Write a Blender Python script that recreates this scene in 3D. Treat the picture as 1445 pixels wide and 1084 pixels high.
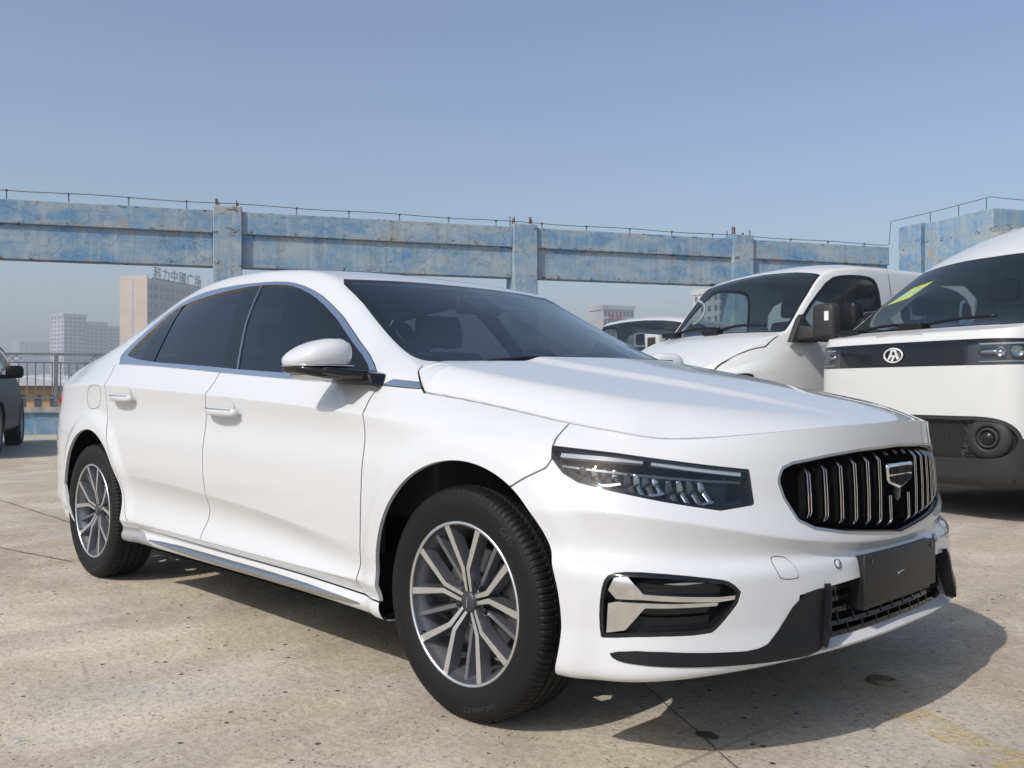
import bpy, bmesh, math, random
import numpy as np
from math import radians, sin, cos, pi
from mathutils import Vector, Matrix
for _o in list(bpy.data.objects): bpy.data.objects.remove(_o)
SC = bpy.context.scene
COL = SC.collection
# ---------------------------------------------------------------- camera (solved from the photograph: car frame, metres, x forward along the sedan)
_c = bpy.data.cameras.new('camera'); CAM = bpy.data.objects.new('camera', _c); COL.objects.link(CAM)
_c.sensor_width = 36; _c.lens = 32.96; _c.clip_end = 6000; _c.clip_start = .05
CAM_P = Vector((2.0062, -2.6283, .9372)); _yaw, _pit = 2.3747, .0049
_f = Vector((cos(_pit)*cos(_yaw), cos(_pit)*sin(_yaw), sin(_pit)))
CAM.location = CAM_P; CAM.rotation_euler = _f.to_track_quat('-Z', 'Y').to_euler()
SC.camera = CAM
# ---------------------------------------------------------------- sky, sun, exposure
SUN_DIR = Vector((.07, -1.0, .95)).normalized()          # towards the sun
_el = math.asin(SUN_DIR.z); _az = math.atan2(SUN_DIR.x, SUN_DIR.y)
W = bpy.data.worlds.new('World'); SC.world = W; W.use_nodes = True
_n = W.node_tree.nodes; _l = W.node_tree.links
_sky = _n.new('ShaderNodeTexSky'); _sky.sky_type = 'NISHITA'; _sky.sun_disc = False
_sky.sun_elevation = _el; _sky.sun_rotation = _az; _sky.air_density = 1.0; _sky.dust_density = 2.0; _sky.ozone_density = 1.3; _sky.altitude = 0
_n['Background'].inputs[1].default_value = .145
_l.new(_sky.outputs[0], _n['Background'].inputs[0])
_s = bpy.data.lights.new('sun', 'SUN'); _s.energy = 3.5; _s.angle = radians(.53); _s.color = (1, .955, .89)
SUN = bpy.data.objects.new('sun', _s); COL.objects.link(SUN); SUN.rotation_euler = SUN_DIR.to_track_quat('Z', 'Y').to_euler(); SUN.location = (0, 0, 30)
SC.view_settings.view_transform = 'Standard'; SC.view_settings.look = 'None'; SC.view_settings.exposure = .04; SC.view_settings.gamma = 1
SC.render.engine = 'CYCLES'; SC.cycles.use_denoising = True
SC.cycles.max_bounces = 8; SC.cycles.volume_bounces = 0; SC.cycles.volume_step_rate = 1; SC.cycles.transparent_max_bounces = 24
# ---------------------------------------------------------------- surface kernel (numpy)
def bbasis(n, t, closed=False):
    """uniform cubic B-spline basis matrix, t in 0..1 (clamped) ; closed -> periodic"""
    t = np.asarray(t, float)
    if closed:
        s = t * n
        k = np.floor(s).astype(int)
        f = s - k
        B = np.zeros((len(t), n))
        w = [(1-f)**3/6, (3*f**3-6*f**2+4)/6, (-3*f**3+3*f**2+3*f+1)/6, f**3/6]
        for q in range(4):
            np.add.at(B, (np.arange(len(t)), (k+q-1) % n), w[q])
        return B
    deg = min(3, n-1)
    kn = np.concatenate([np.zeros(deg), np.linspace(0, 1, n-deg+1), np.ones(deg)])
    t = np.clip(t, 0, 1-1e-9)
    N = ((t[:, None] >= kn[None, :-1]) & (t[:, None] < kn[None, 1:])).astype(float)
    for p in range(1, deg+1):
        m = len(kn)-1-p
        M = np.zeros((len(t), m))
        for i in range(m):
            a = kn[i+p]-kn[i]; b = kn[i+p+1]-kn[i+1]
            if a > 0: M[:, i] += (t-kn[i])/a*N[:, i]
            if b > 0: M[:, i] += (kn[i+p+1]-t)/b*N[:, i+1]
        N = M
    return N

def bcurve(P, n, closed=False):
    return bbasis(len(P), np.linspace(0, 1, n), closed) @ np.asarray(P, float)

def tab(d, x):
    """smooth (pchip) lookup of a {key: value} table"""
    k = np.array(sorted(d), float); v = np.array([d[q] for q in sorted(d)], float)
    x = np.asarray(x, float)
    if len(k) == 1: return np.full_like(x, v[0])
    h = np.diff(k); dl = np.diff(v)/h
    m = np.zeros(len(k)); m[0] = dl[0]; m[-1] = dl[-1]
    for i in range(1, len(k)-1):
        if dl[i-1]*dl[i] > 0:
            w1 = 2*h[i]+h[i-1]; w2 = h[i]+2*h[i-1]
            m[i] = (w1+w2)/(w1/dl[i-1]+w2/dl[i])
    xc = np.clip(x, k[0], k[-1]); i = np.clip(np.searchsorted(k, xc, side='right')-1, 0, len(k)-2)
    t = (xc-k[i])/h[i]
    return ((2*t**3-3*t**2+1)*v[i]+(t**3-2*t**2+t)*h[i]*m[i]+(-2*t**3+3*t**2)*v[i+1]+(t**3-t**2)*h[i]*m[i+1])

class TM:
    """triangle soup with attributes: V positions, N normals, A extra (k columns)"""
    def __init__(s, V, N, F, A=None):
        s.V, s.N, s.F = V, N, F; s.A = A if A is not None else np.zeros((len(V), 0))
    def copy(s): return TM(s.V.copy(), s.N.copy(), s.F.copy(), s.A.copy())

def grid_tm(P, A=None, flip=False, wrap=False):
    """P (nu,nv,3) grid of points -> TM with smooth normals"""
    nu, nv = P.shape[:2]
    du = np.gradient(P, axis=0); dv = np.gradient(P, axis=1)
    N = np.cross(du, dv); L = np.linalg.norm(N, axis=2, keepdims=True); N = N/np.maximum(L, 1e-12)
    if flip: N = -N
    i = np.arange(nu*nv).reshape(nu, nv)
    a, b, c, d = i[:-1, :-1].ravel(), i[1:, :-1].ravel(), i[1:, 1:].ravel(), i[:-1, 1:].ravel()
    F = np.concatenate([np.stack([a, b, c], 1), np.stack([a, c, d], 1)])
    if flip: F = F[:, ::-1]
    return TM(P.reshape(-1, 3), N.reshape(-1, 3), F, None if A is None else A.reshape(nu*nv, -1))

def clip(M, s):
    """keep the part of M where the vertex field s > 0"""
    s = np.where(np.abs(s) < 1e-7, 1e-7, s)
    pos = s > 0
    F = M.F; c = pos[F].sum(1)
    X = np.hstack([M.V, M.N, M.A])
    full = F[c == 3]
    newX = []; newF = []; cache = {}
    base = len(X)
    def cut(i, j):
        key = (i, j) if i < j else (j, i)
        r = cache.get(key)
        if r is None:
            t = s[i]/(s[i]-s[j]); r = base+len(newX)
            newX.append(X[i]*(1-t)+X[j]*t); cache[key] = r
        return r
    for f in F[c == 1]:
        k = int(np.argmax(pos[f])); i, j, l = int(f[k]), int(f[(k+1) % 3]), int(f[(k+2) % 3])
        newF.append((i, cut(i, j), cut(i, l)))
    for f in F[c == 2]:
        k = int(np.argmin(pos[f])); i, j, l = int(f[k]), int(f[(k+1) % 3]), int(f[(k+2) % 3])
        a, b = cut(i, j), cut(i, l)
        newF.append((a, j, l)); newF.append((a, l, b))
    if newX: X = np.vstack([X, np.array(newX)])
    F2 = np.vstack([full] + ([np.array(newF)] if newF else [])).astype(int)
    used = np.zeros(len(X), bool); used[F2.ravel()] = True
    idx = np.cumsum(used)-1
    X = X[used]; F2 = idx[F2]
    # drop slivers
    e = np.linalg.norm(np.cross(X[F2[:, 1], :3]-X[F2[:, 0], :3], X[F2[:, 2], :3]-X[F2[:, 0], :3]), axis=1)
    F2 = F2[e > 1e-11]
    n = X[:, 3:6]; n = n/np.maximum(np.linalg.norm(n, axis=1, keepdims=True), 1e-12)
    return TM(X[:, :3], n, F2, X[:, 6:])

def seg_dist(P, poly, closed=True):
    """unsigned distance of points (n,2) to a polyline and index/side of the nearest segment"""
    Q = np.asarray(poly, float); R = np.roll(Q, -1, 0) if closed else Q[1:]
    if not closed: Q = Q[:-1]
    best = np.full(len(P), 1e9); side = np.zeros(len(P))
    for a, b in zip(Q, R):
        d = b-a; L = d@d
        if L < 1e-14: continue
        w = P-a; t = np.clip((w@d)/L, 0, 1)
        q = w-t[:, None]*d; dd = np.einsum('ij,ij->i', q, q)
        cr = d[0]*w[:, 1]-d[1]*w[:, 0]
        m = dd < best-1e-12
        best = np.where(m, dd, best); side = np.where(m, cr/np.sqrt(L), side)
    return np.sqrt(best), side

def sd_poly(P, poly):
    """signed distance to a closed polygon, positive inside"""
    Q = np.asarray(poly, float); R = np.roll(Q, -1, 0)
    d, _ = seg_dist(P, Q)
    ins = np.zeros(len(P), bool)
    for a, b in zip(Q, R):
        if a[1] == b[1]: continue
        c = ((a[1] > P[:, 1]) != (b[1] > P[:, 1])) & (P[:, 0] < (b[0]-a[0])*(P[:, 1]-a[1])/(b[1]-a[1])+a[0])
        ins ^= c
    return np.where(ins, d, -d)

def sd_line(P, line):
    """signed distance to an open polyline (ends extended), positive on its left"""
    Q = np.asarray(line, float)
    e0 = Q[0]-(Q[1]-Q[0])/np.linalg.norm(Q[1]-Q[0])*5; e1 = Q[-1]+(Q[-1]-Q[-2])/np.linalg.norm(Q[-1]-Q[-2])*5
    d, s = seg_dist(P, np.vstack([e0, Q, e1]), False)
    return np.where(s >= 0, d, -d)

def rnd(poly, k=2, closed=True):
    """chaikin corner rounding"""
    P = np.asarray(poly, float)
    for _ in range(k):
        if closed:
            Q = np.roll(P, -1, 0)
            P = np.stack([P*.75+Q*.25, P*.25+Q*.75], 1).reshape(-1, P.shape[1])
        else:
            Q = P[1:]; R = P[:-1]
            P = np.vstack([P[:1], np.stack([R*.75+Q*.25, R*.25+Q*.75], 1).reshape(-1, P.shape[1]), P[-1:]])
    return P

def cat(P, n=6, closed=True):
    """catmull-rom through the points"""
    P = np.asarray(P, float)
    if closed: Q = np.vstack([P[-1:], P, P[:2]])
    else: Q = np.vstack([2*P[:1]-P[1:2], P, 2*P[-1:]-P[-2:-1]])
    out = []
    for i in range(1, len(Q)-2):
        a, b, c, d = Q[i-1], Q[i], Q[i+1], Q[i+2]
        for t in np.arange(n)/n:
            out.append(.5*((2*b)+(-a+c)*t+(2*a-5*b+4*c-d)*t*t+(-a+3*b-3*c+d)*t**3))
    if not closed: out.append(P[-1])
    return np.array(out)

def mirror_y(M):
    s = np.array([1, -1, 1.])
    return TM(M.V*s, M.N*s, M.F[:, ::-1], M.A)

def join(*Ms):
    V, N, F, A, o = [], [], [], [], 0
    k = min(m.A.shape[1] for m in Ms)
    for m in Ms:
        V.append(m.V); N.append(m.N); F.append(m.F+o); A.append(m.A[:, :k]); o += len(m.V)
    return TM(np.vstack(V), np.vstack(N), np.vstack(F), np.vstack(A))

def boundary(M):
    """boundary edges as directed vertex pairs (keyed on welded positions)"""
    key = np.round(M.V*2e5).astype(np.int64)
    _, inv = np.unique(key, axis=0, return_inverse=True)
    inv = inv.ravel()
    E = np.vstack([M.F[:, [0, 1]], M.F[:, [1, 2]], M.F[:, [2, 0]]])
    W = inv[E]; W2 = np.sort(W, 1)
    _, i2, cnt = np.unique(W2, axis=0, return_inverse=True, return_counts=True)
    m = (cnt[i2.ravel()] == 1) & (W[:, 0] != W[:, 1])
    return E[m]

def flange(M, depth, vec=None, skip=None):
    """wall going inwards from the boundary of a panel (its thickness)"""
    E = boundary(M)
    if skip is not None:
        k = ~(skip(M.V[E[:, 0]]) & skip(M.V[E[:, 1]])); E = E[k]
    a, b = E[:, 0], E[:, 1]
    A, B = M.V[a], M.V[b]
    ia = -M.N[a]*depth if vec is None else np.tile(np.asarray(vec)*depth, (len(a), 1))
    ib = -M.N[b]*depth if vec is None else ia
    n = len(a)
    V = np.vstack([A, B, B+ib, A+ia])
    i = np.arange(n)
    F = np.vstack([np.stack([i+n, i, i+3*n], 1), np.stack([i+n, i+3*n, i+2*n], 1)])
    nn = np.cross(A-B, ia); nn = nn/np.maximum(np.linalg.norm(nn, axis=1, keepdims=True), 1e-12)
    return TM(V, np.vstack([nn]*4), F)

def offset(M, d):
    return TM(M.V+M.N*d, M.N, M.F, M.A)

def sweep(path, prof, up=None, closed=False, cap=True, scale=None):
    """sweep a closed 2-D profile (n,2) along a 3-D path; prof x -> side, y -> up"""
    P = np.asarray(path, float); n = len(P)
    T = (np.roll(P, -1, 0)-np.roll(P, 1, 0)) if closed else np.gradient(P, axis=0)
    T /= np.maximum(np.linalg.norm(T, axis=1, keepdims=True), 1e-12)
    U = np.tile(np.asarray(up if up is not None else (0, 0, 1.), float), (n, 1)) if up is None or np.ndim(up) == 1 else np.asarray(up, float)
    S = np.cross(T, U); L = np.linalg.norm(S, axis=1, keepdims=True)
    S = np.where(L < 1e-6, np.array([[1., 0, 0]]), S/np.maximum(L, 1e-12)); U = np.cross(S, T)
    pr = np.asarray(prof, float); m = len(pr)
    sc = np.ones(n) if scale is None else np.asarray(scale, float)
    V = P[:, None]+(S[:, None]*pr[None, :, :1]+U[:, None]*pr[None, :, 1:2])*sc[:, None, None]
    i = np.arange(n*m).reshape(n, m); faces = []
    rows = range(n) if closed else range(n-1)
    for k in rows:
        a = i[k]; b = i[(k+1) % n]
        a2 = np.roll(a, -1); b2 = np.roll(b, -1)
        faces += [np.stack([a, a2, b2, b], 1)]
    F = [tuple(map(int, f)) for f in np.vstack(faces)]
    if cap and not closed:
        F.append(tuple(int(q) for q in i[0][::-1])); F.append(tuple(int(q) for q in i[-1]))
    return V.reshape(-1, 3), F

def circle(r, n=8, ry=None):
    a = np.arange(n)*2*np.pi/n
    return np.stack([r*np.cos(a), (ry or r)*np.sin(a)], 1)

def revolve(prof, n=48, a0=0, a1=None):
    """prof list of (radius, axial) around the local Y axis -> V,F (quads)"""
    pr = np.asarray(prof, float); full = a1 is None
    a = np.linspace(a0, a0+2*np.pi if full else a1, n+1)[:n if full else n+1]
    V = np.stack([pr[None, :, 0]*np.cos(a)[:, None], np.tile(pr[:, 1], (len(a), 1)), pr[None, :, 0]*np.sin(a)[:, None]], 2)
    m = len(pr); i = np.arange(len(a)*m).reshape(-1, m); F = []
    for k in range(len(a) if full else len(a)-1):
        p, q = i[k], i[(k+1) % len(a)]
        for j in range(m-1): F.append((int(p[j]), int(p[j+1]), int(q[j+1]), int(q[j])))
    return V.reshape(-1, 3), F
# ---------------------------------------------------------------- blender helpers
def lin(c):
    return tuple(((v/12.92) if v <= .04045 else ((v+.055)/1.055)**2.4) for v in c)

def mat(name, col, rough=.5, metal=0, coat=0, spec=.5, noise=None, bump=None, alpha=None, emit=None):
    m = bpy.data.materials.new(name); m.use_nodes = True
    nt = m.node_tree; b = nt.nodes['Principled BSDF']
    b.inputs['Base Color'].default_value = (*col, 1); b.inputs['Roughness'].default_value = rough; b.inputs['Metallic'].default_value = metal
    b.inputs['Coat Weight'].default_value = coat; b.inputs['Coat Roughness'].default_value = .03
    b.inputs['Specular IOR Level'].default_value = spec
    if noise:                                            # (scale, amount): albedo variation
        tc = nt.nodes.new('ShaderNodeTexCoord'); t = nt.nodes.new('ShaderNodeTexNoise'); t.inputs['Scale'].default_value = noise[0]; t.inputs['Detail'].default_value = 6
        nt.links.new(tc.outputs['Object'], t.inputs['Vector'])
        r = nt.nodes.new('ShaderNodeMapRange'); r.inputs[1].default_value = .3; r.inputs[2].default_value = .7; r.inputs[3].default_value = 1-noise[1]; r.inputs[4].default_value = 1+noise[1]
        nt.links.new(t.outputs[0], r.inputs[0])
        mx = nt.nodes.new('ShaderNodeMix'); mx.data_type = 'RGBA'; mx.blend_type = 'MULTIPLY'; mx.inputs[0].default_value = 1
        mx.inputs[6].default_value = (*col, 1); nt.links.new(r.outputs[0], mx.inputs[7]); nt.links.new(mx.outputs[2], b.inputs['Base Color'])
    if bump:                                             # (scale, strength, distance)
        tc = nt.nodes.new('ShaderNodeTexCoord'); t = nt.nodes.new('ShaderNodeTexNoise'); t.inputs['Scale'].default_value = bump[0]; t.inputs['Detail'].default_value = 4
        nt.links.new(tc.outputs['Object'], t.inputs['Vector'])
        bp = nt.nodes.new('ShaderNodeBump'); bp.inputs['Strength'].default_value = bump[1]; bp.inputs['Distance'].default_value = bump[2]
        nt.links.new(t.outputs[0], bp.inputs['Height']); nt.links.new(bp.outputs[0], b.inputs['Normal'])
    if emit: b.inputs['Emission Color'].default_value = (*emit[0], 1); b.inputs['Emission Strength'].default_value = emit[1]
    return m

def glass(name, tint, ior=1.5, rough=0.0, boost=1.0):
    """thin sheet of tinted glass: fresnel reflection over tinted see-through"""
    m = bpy.data.materials.new(name); m.use_nodes = True; nt = m.node_tree; nt.nodes.clear()
    o = nt.nodes.new('ShaderNodeOutputMaterial'); mx = nt.nodes.new('ShaderNodeMixShader'); t = nt.nodes.new('ShaderNodeBsdfTransparent'); g = nt.nodes.new('ShaderNodeBsdfGlossy')
    lw = nt.nodes.new('ShaderNodeLayerWeight'); lw.inputs[0].default_value = .5; g.inputs['Roughness'].default_value = rough
    f0 = ((ior-1)/(ior+1))**2                              # Schlick reflectance, the same from both sides of the sheet
    p5 = nt.nodes.new('ShaderNodeMath'); p5.operation = 'POWER'; p5.inputs[1].default_value = 5; nt.links.new(lw.outputs['Facing'], p5.inputs[0])
    f = nt.nodes.new('ShaderNodeMath'); f.operation = 'MULTIPLY_ADD'; f.inputs[1].default_value = 1-f0; f.inputs[2].default_value = f0; nt.links.new(p5.outputs[0], f.inputs[0])
    t.inputs[0].default_value = (*tint, 1); g.inputs[0].default_value = (1, 1, 1, 1)
    src = f.outputs[0]
    if boost != 1:
        mm = nt.nodes.new('ShaderNodeMath'); mm.operation = 'MULTIPLY'; mm.use_clamp = True; mm.inputs[1].default_value = boost; nt.links.new(src, mm.inputs[0]); src = mm.outputs[0]
    nt.links.new(src, mx.inputs[0]); nt.links.new(t.outputs[0], mx.inputs[1]); nt.links.new(g.outputs[0], mx.inputs[2]); nt.links.new(mx.outputs[0], o.inputs[0])
    return m

M = {}
M['paint'] = mat('white_paint', (.585, .595, .605), .5, coat=1, spec=.1); M['paint'].node_tree.nodes['Principled BSDF'].inputs['Coat IOR'].default_value = 1.62
M['chrome'] = mat('chrome', (.78, .79, .80), .07, 1)
M['satin'] = mat('satin_chrome', (.48, .49, .51), .26, 1)
M['gloss_black'] = mat('gloss_black', (.008, .008, .009), .08, spec=.5)
M['black'] = mat('black_plastic', (.007, .007, .009), .38, spec=.35)
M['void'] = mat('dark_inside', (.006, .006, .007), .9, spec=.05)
M['tint'] = glass('tinted_glass', (.14, .15, .16), 1.95)
M['wind'] = glass('windscreen_glass', (.76, .84, .87), 1.95)
M['clear'] = glass('clear_lens', (.80, .83, .85), 1.5)
M['rubber'] = mat('tyre_rubber', (.006, .006, .0065), .62, spec=.28, bump=(160, .25, .002))
M['alloy'] = mat('machined_alloy', (.78, .79, .80), .32, 1)
M['alloy_dark'] = mat('grey_alloy', (.24, .25, .28), .33, .85)
M['alloy_barrel'] = mat('barrel_alloy', (.22, .225, .24), .4, .8)
M['iron'] = mat('brake_iron', (.16, .155, .15), .45, .8)
M['trim_grey'] = mat('grey_trim', (.16, .16, .165), .6)
M['seat'] = mat('dark_leather', (.075, .077, .085), .5)
M['plate'] = mat('plate_plastic', (.011, .011, .011), .45)
M['led'] = mat('lamp_reflector', (.50, .52, .55), .16, 1)
M['lampgrey'] = mat('lamp_grey', (.09, .095, .105), .35, .4)
M['drl'] = mat('light_guide', (.42, .43, .45), .22)
M['red_lens'] = mat('red_lens', (.35, .01, .015), .15)

def mk(name, pieces, mats, parent=None, smooth_flat=False):
    """pieces: list of (TM | (V,F) | (V,F,'smooth'), material index) -> one mesh object"""
    V, F, NV, MI, SM, o = [], [], [], [], [], 0
    for g, mi in pieces:
        if isinstance(g, TM):
            v, f, n = g.V, g.F, g.N; sm = True
        else:
            v = np.asarray(g[0], float); f = g[1]; n = np.zeros((len(v), 3)); sm = len(g) > 2
        V.append(v); NV.append(n)
        if isinstance(f, np.ndarray): F += (f+o).tolist()
        else: F += [tuple(int(q)+o for q in w) for w in f]
        MI += [mi]*len(f); SM += [sm]*len(f); o += len(v)
    V = np.vstack(V); NV = np.vstack(NV)
    me = bpy.data.meshes.new(name); me.from_pydata(V.tolist(), [], F)
    for m in (mats if isinstance(mats, (list, tuple)) else [mats]): me.materials.append(M[m] if isinstance(m, str) else m)
    me.polygons.foreach_set('material_index', np.array(MI, np.int32)); me.polygons.foreach_set('use_smooth', np.array(SM, bool))
    if (np.abs(NV).sum(1) > 0).any(): me.normals_split_custom_set_from_vertices(NV.tolist())
    me.update()
    ob = bpy.data.objects.new(name, me); COL.objects.link(ob)
    if parent is not None: ob.parent = parent
    return ob

def empty(name, loc=(0, 0, 0), rz=0, label=None, cat_=None, group=None):
    o = bpy.data.objects.new(name, None); COL.objects.link(o); o.location = loc; o.rotation_euler = (0, 0, rz); o.empty_display_size = .1
    return tag(o, label, cat_, group)

def tag(o, label=None, cat_=None, group=None, kind=None):
    if label: o['label'] = label
    if cat_: o['category'] = cat_
    if group: o['group'] = group
    if kind: o['kind'] = kind
    return o

def box(x0, x1, y0, y1, z0, z1):
    V = [(x, y, z) for x in (x0, x1) for y in (y0, y1) for z in (z0, z1)]
    F = [(0, 1, 3, 2), (4, 6, 7, 5), (0, 4, 5, 1), (2, 3, 7, 6), (0, 2, 6, 4), (1, 5, 7, 3)]
    return np.array(V, float), F

def bevelled(V, F, w=.01, seg=2, smooth=True):
    bm = bmesh.new(); vs = [bm.verts.new(tuple(v)) for v in V]
    for f in F:
        try: bm.faces.new([vs[i] for i in f])
        except ValueError: pass
    bmesh.ops.recalc_face_normals(bm, faces=bm.faces)
    bmesh.ops.bevel(bm, geom=list(bm.edges), offset=w, segments=seg, profile=.5, affect='EDGES', clamp_overlap=True)
    bm.verts.ensure_lookup_table(); bm.verts.index_update()
    V2 = np.array([v.co[:] for v in bm.verts]); F2 = [tuple(v.index for v in f.verts) for f in bm.faces]; bm.free()
    return (V2, F2, 'smooth') if smooth else (V2, F2)

def bbox_(x0, x1, y0, y1, z0, z1, w=.01, seg=2): return bevelled(*box(x0, x1, y0, y1, z0, z1), w, seg)

def prism(poly, a, b, axis='y'):
    """extrude a 2-D polygon; axis y: poly=(x,z); axis x: poly=(y,z); axis z: poly=(x,y)"""
    P = np.asarray(poly, float); n = len(P)
    if axis == 'y': f = lambda q, t: (q[0], t, q[1])
    elif axis == 'x': f = lambda q, t: (t, q[0], q[1])
    else: f = lambda q, t: (q[0], q[1], t)
    V = [f(q, a) for q in P]+[f(q, b) for q in P]
    F = [tuple(range(n)), tuple(range(2*n-1, n-1, -1))]+[(i, i+n, (i+1) % n+n, (i+1) % n) for i in range(n)]
    return np.array(V, float), F

def tf(g, mtx):
    """transform a (V,F) piece by a 4x4"""
    A = np.array(mtx); V = np.asarray(g[0], float)@A[:3, :3].T+A[:3, 3]
    return (V,)+tuple(g[1:])

def tube(path, r, n=8, closed=False, sm=True, up=None):
    V, F = sweep(path, circle(r, n), up=up, closed=closed)
    return (V, F, 'smooth') if sm else (V, F)

def copy_tree(o, parent=None):
    c = o.copy(); COL.objects.link(c); c.parent = parent
    for ch in [q for q in bpy.data.objects if q.parent == o and q.name in COL.objects]: copy_tree(ch, c)
    return c
# ---------------------------------------------------------------- setting: materials
class NT:
    """tiny node-building helper"""
    def __init__(s, name):
        s.m = bpy.data.materials.new(name); s.m.use_nodes = True; s.t = s.m.node_tree; s.b = s.t.nodes['Principled BSDF']; s.tc = s.t.nodes.new('ShaderNodeTexCoord').outputs['Object']
    def lk(s, a, b): s.t.links.new(a, b)
    def val(s, sock, v):
        if hasattr(v, 'links') or isinstance(v, bpy.types.NodeSocket): s.lk(v, sock)
        else: sock.default_value = v
    def map(s, scale=(1, 1, 1), rot=(0, 0, 0), loc=(0, 0, 0)):
        n = s.t.nodes.new('ShaderNodeMapping'); n.inputs['Scale'].default_value = scale; n.inputs['Rotation'].default_value = rot; n.inputs['Location'].default_value = loc; s.lk(s.tc, n.inputs[0]); return n.outputs[0]
    def noise(s, scale, detail=5, rough=.55, vec=None, dist=0):
        n = s.t.nodes.new('ShaderNodeTexNoise'); n.inputs['Scale'].default_value = scale; n.inputs['Detail'].default_value = detail; n.inputs['Roughness'].default_value = rough; n.inputs['Distortion'].default_value = dist
        s.lk(vec or s.tc, n.inputs['Vector']); return n.outputs[0]
    def voro(s, scale, feat='F1', vec=None, rand=1):
        n = s.t.nodes.new('ShaderNodeTexVoronoi'); n.feature = feat; n.inputs['Scale'].default_value = scale; n.inputs['Randomness'].default_value = rand; s.lk(vec or s.tc, n.inputs['Vector']); return n.outputs['Distance']
    def rng(s, v, a, b, c=0., d=1.):
        n = s.t.nodes.new('ShaderNodeMapRange'); n.inputs[1].default_value = a; n.inputs[2].default_value = b; n.inputs[3].default_value = c; n.inputs[4].default_value = d; s.lk(v, n.inputs[0]); return n.outputs[0]
    def mix(s, f, a, b, mode='MIX'):
        n = s.t.nodes.new('ShaderNodeMix'); n.data_type = 'RGBA'; n.blend_type = mode
        s.val(n.inputs[0], f)
        for k, v in ((6, a), (7, b)):
            if isinstance(v, tuple): n.inputs[k].default_value = (*v, 1) if len(v) == 3 else v
            else: s.lk(v, n.inputs[k])
        return n.outputs[2]
    def math(s, op, a, b=0.):
        n = s.t.nodes.new('ShaderNodeMath'); n.operation = op; s.val(n.inputs[0], a); s.val(n.inputs[1], b); return n.outputs[0]
    def bump(s, h, st=.5, dist=.01, prev=None):
        n = s.t.nodes.new('ShaderNodeBump'); n.inputs['Strength'].default_value = st; n.inputs['Distance'].default_value = dist; s.lk(h, n.inputs['Height'])
        if prev is not None: s.lk(prev, n.inputs['Normal'])
        return n.outputs[0]
    def out(s, col, rough=.8, nrm=None, spec=.3):
        s.val(s.b.inputs['Base Color'], (*col, 1) if isinstance(col, tuple) else col); s.val(s.b.inputs['Roughness'], rough); s.b.inputs['Specular IOR Level'].default_value = spec
        if nrm is not None: s.lk(nrm, s.b.inputs['Normal'])
        return s.m

def m_concrete():
    n = NT('worn_concrete')
    big = n.noise(.35, 4, .6, dist=.8); mid = n.noise(1.6, 8, .62, dist=.5); fine = n.noise(38, 6, .7); grain = n.noise(190, 3, .7)
    strk = n.noise(2.2, 6, .65, n.map((1, .28, 1), (0, 0, radians(40))))
    c = n.mix(n.rng(big, .35, .65), (.40, .34, .255), (.50, .435, .33))
    c = n.mix(n.rng(mid, .44, .60), c, (.58, .52, .415))
    c = n.mix(n.math('MULTIPLY', n.rng(strk, .48, .68), .62), c, (.29, .265, .225))
    c = n.mix(n.math('MULTIPLY', n.rng(n.noise(.9, 6, .65, n.map(loc=(7, 3, 0)), .6), .52, .66), .75), c, (.42, .41, .385))
    c = n.mix(n.math('MULTIPLY', n.rng(n.noise(.55, 6, .7, n.map((1, .5, 1), loc=(2, 8, 0)), .8), .55, .70), .6), c, (.24, .22, .195))
    c = n.mix(n.math('MULTIPLY', n.rng(fine, .46, .70), .55), c, (.20, .175, .135))
    c = n.mix(n.math('MULTIPLY', n.rng(n.noise(14, 7, .7), .52, .68), .45), c, (.62, .55, .43))
    c = n.mix(n.math('MULTIPLY', n.rng(n.noise(75, 4, .75, n.map(loc=(9, 1, 2))), .50, .66), .6), c, (.19, .17, .135))
    c = n.mix(n.rng(grain, .56, .78, 0, .6), c, (.66, .60, .48))
    c = n.mix(n.rng(n.noise(240, 2, .6, n.map(loc=(4, 4, 4))), .58, .75, 0, .6), c, (.15, .13, .10))
    pit = n.voro(13, 'F1'); pm = n.math('MULTIPLY', n.rng(pit, .06, .125, 1, 0), n.rng(n.noise(2.3, 3), .43, .52))
    pit2 = n.voro(37, 'F1', n.map(loc=(3, 9, 1))); pm2 = n.math('MULTIPLY', n.rng(pit2, .08, .17, .6, 0), n.rng(n.noise(5, 3), .44, .54))
    pits = n.math('MAXIMUM', pm, pm2)
    c = n.mix(pits, c, (.055, .05, .043))
    crk = n.voro(.33, 'DISTANCE_TO_EDGE', n.mix(.12, n.tc, n.noise(1.3, 6)) if False else None); ck = n.math('MULTIPLY', n.rng(crk, .0, .0035, 1, 0), n.rng(n.noise(.5, 3), .52, .6))
    c = n.mix(n.math('MULTIPLY', ck, .6), c, (.12, .11, .095))
    h = n.math('SUBTRACT', n.math('ADD', n.math('MULTIPLY', fine, .6), n.math('MULTIPLY', mid, 1.2)), n.math('MULTIPLY', pits, 1.5))
    nr = n.bump(h, .8, .008)
    return n.out(c, n.rng(mid, .3, .7, .75, .95), nr, .25)

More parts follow.
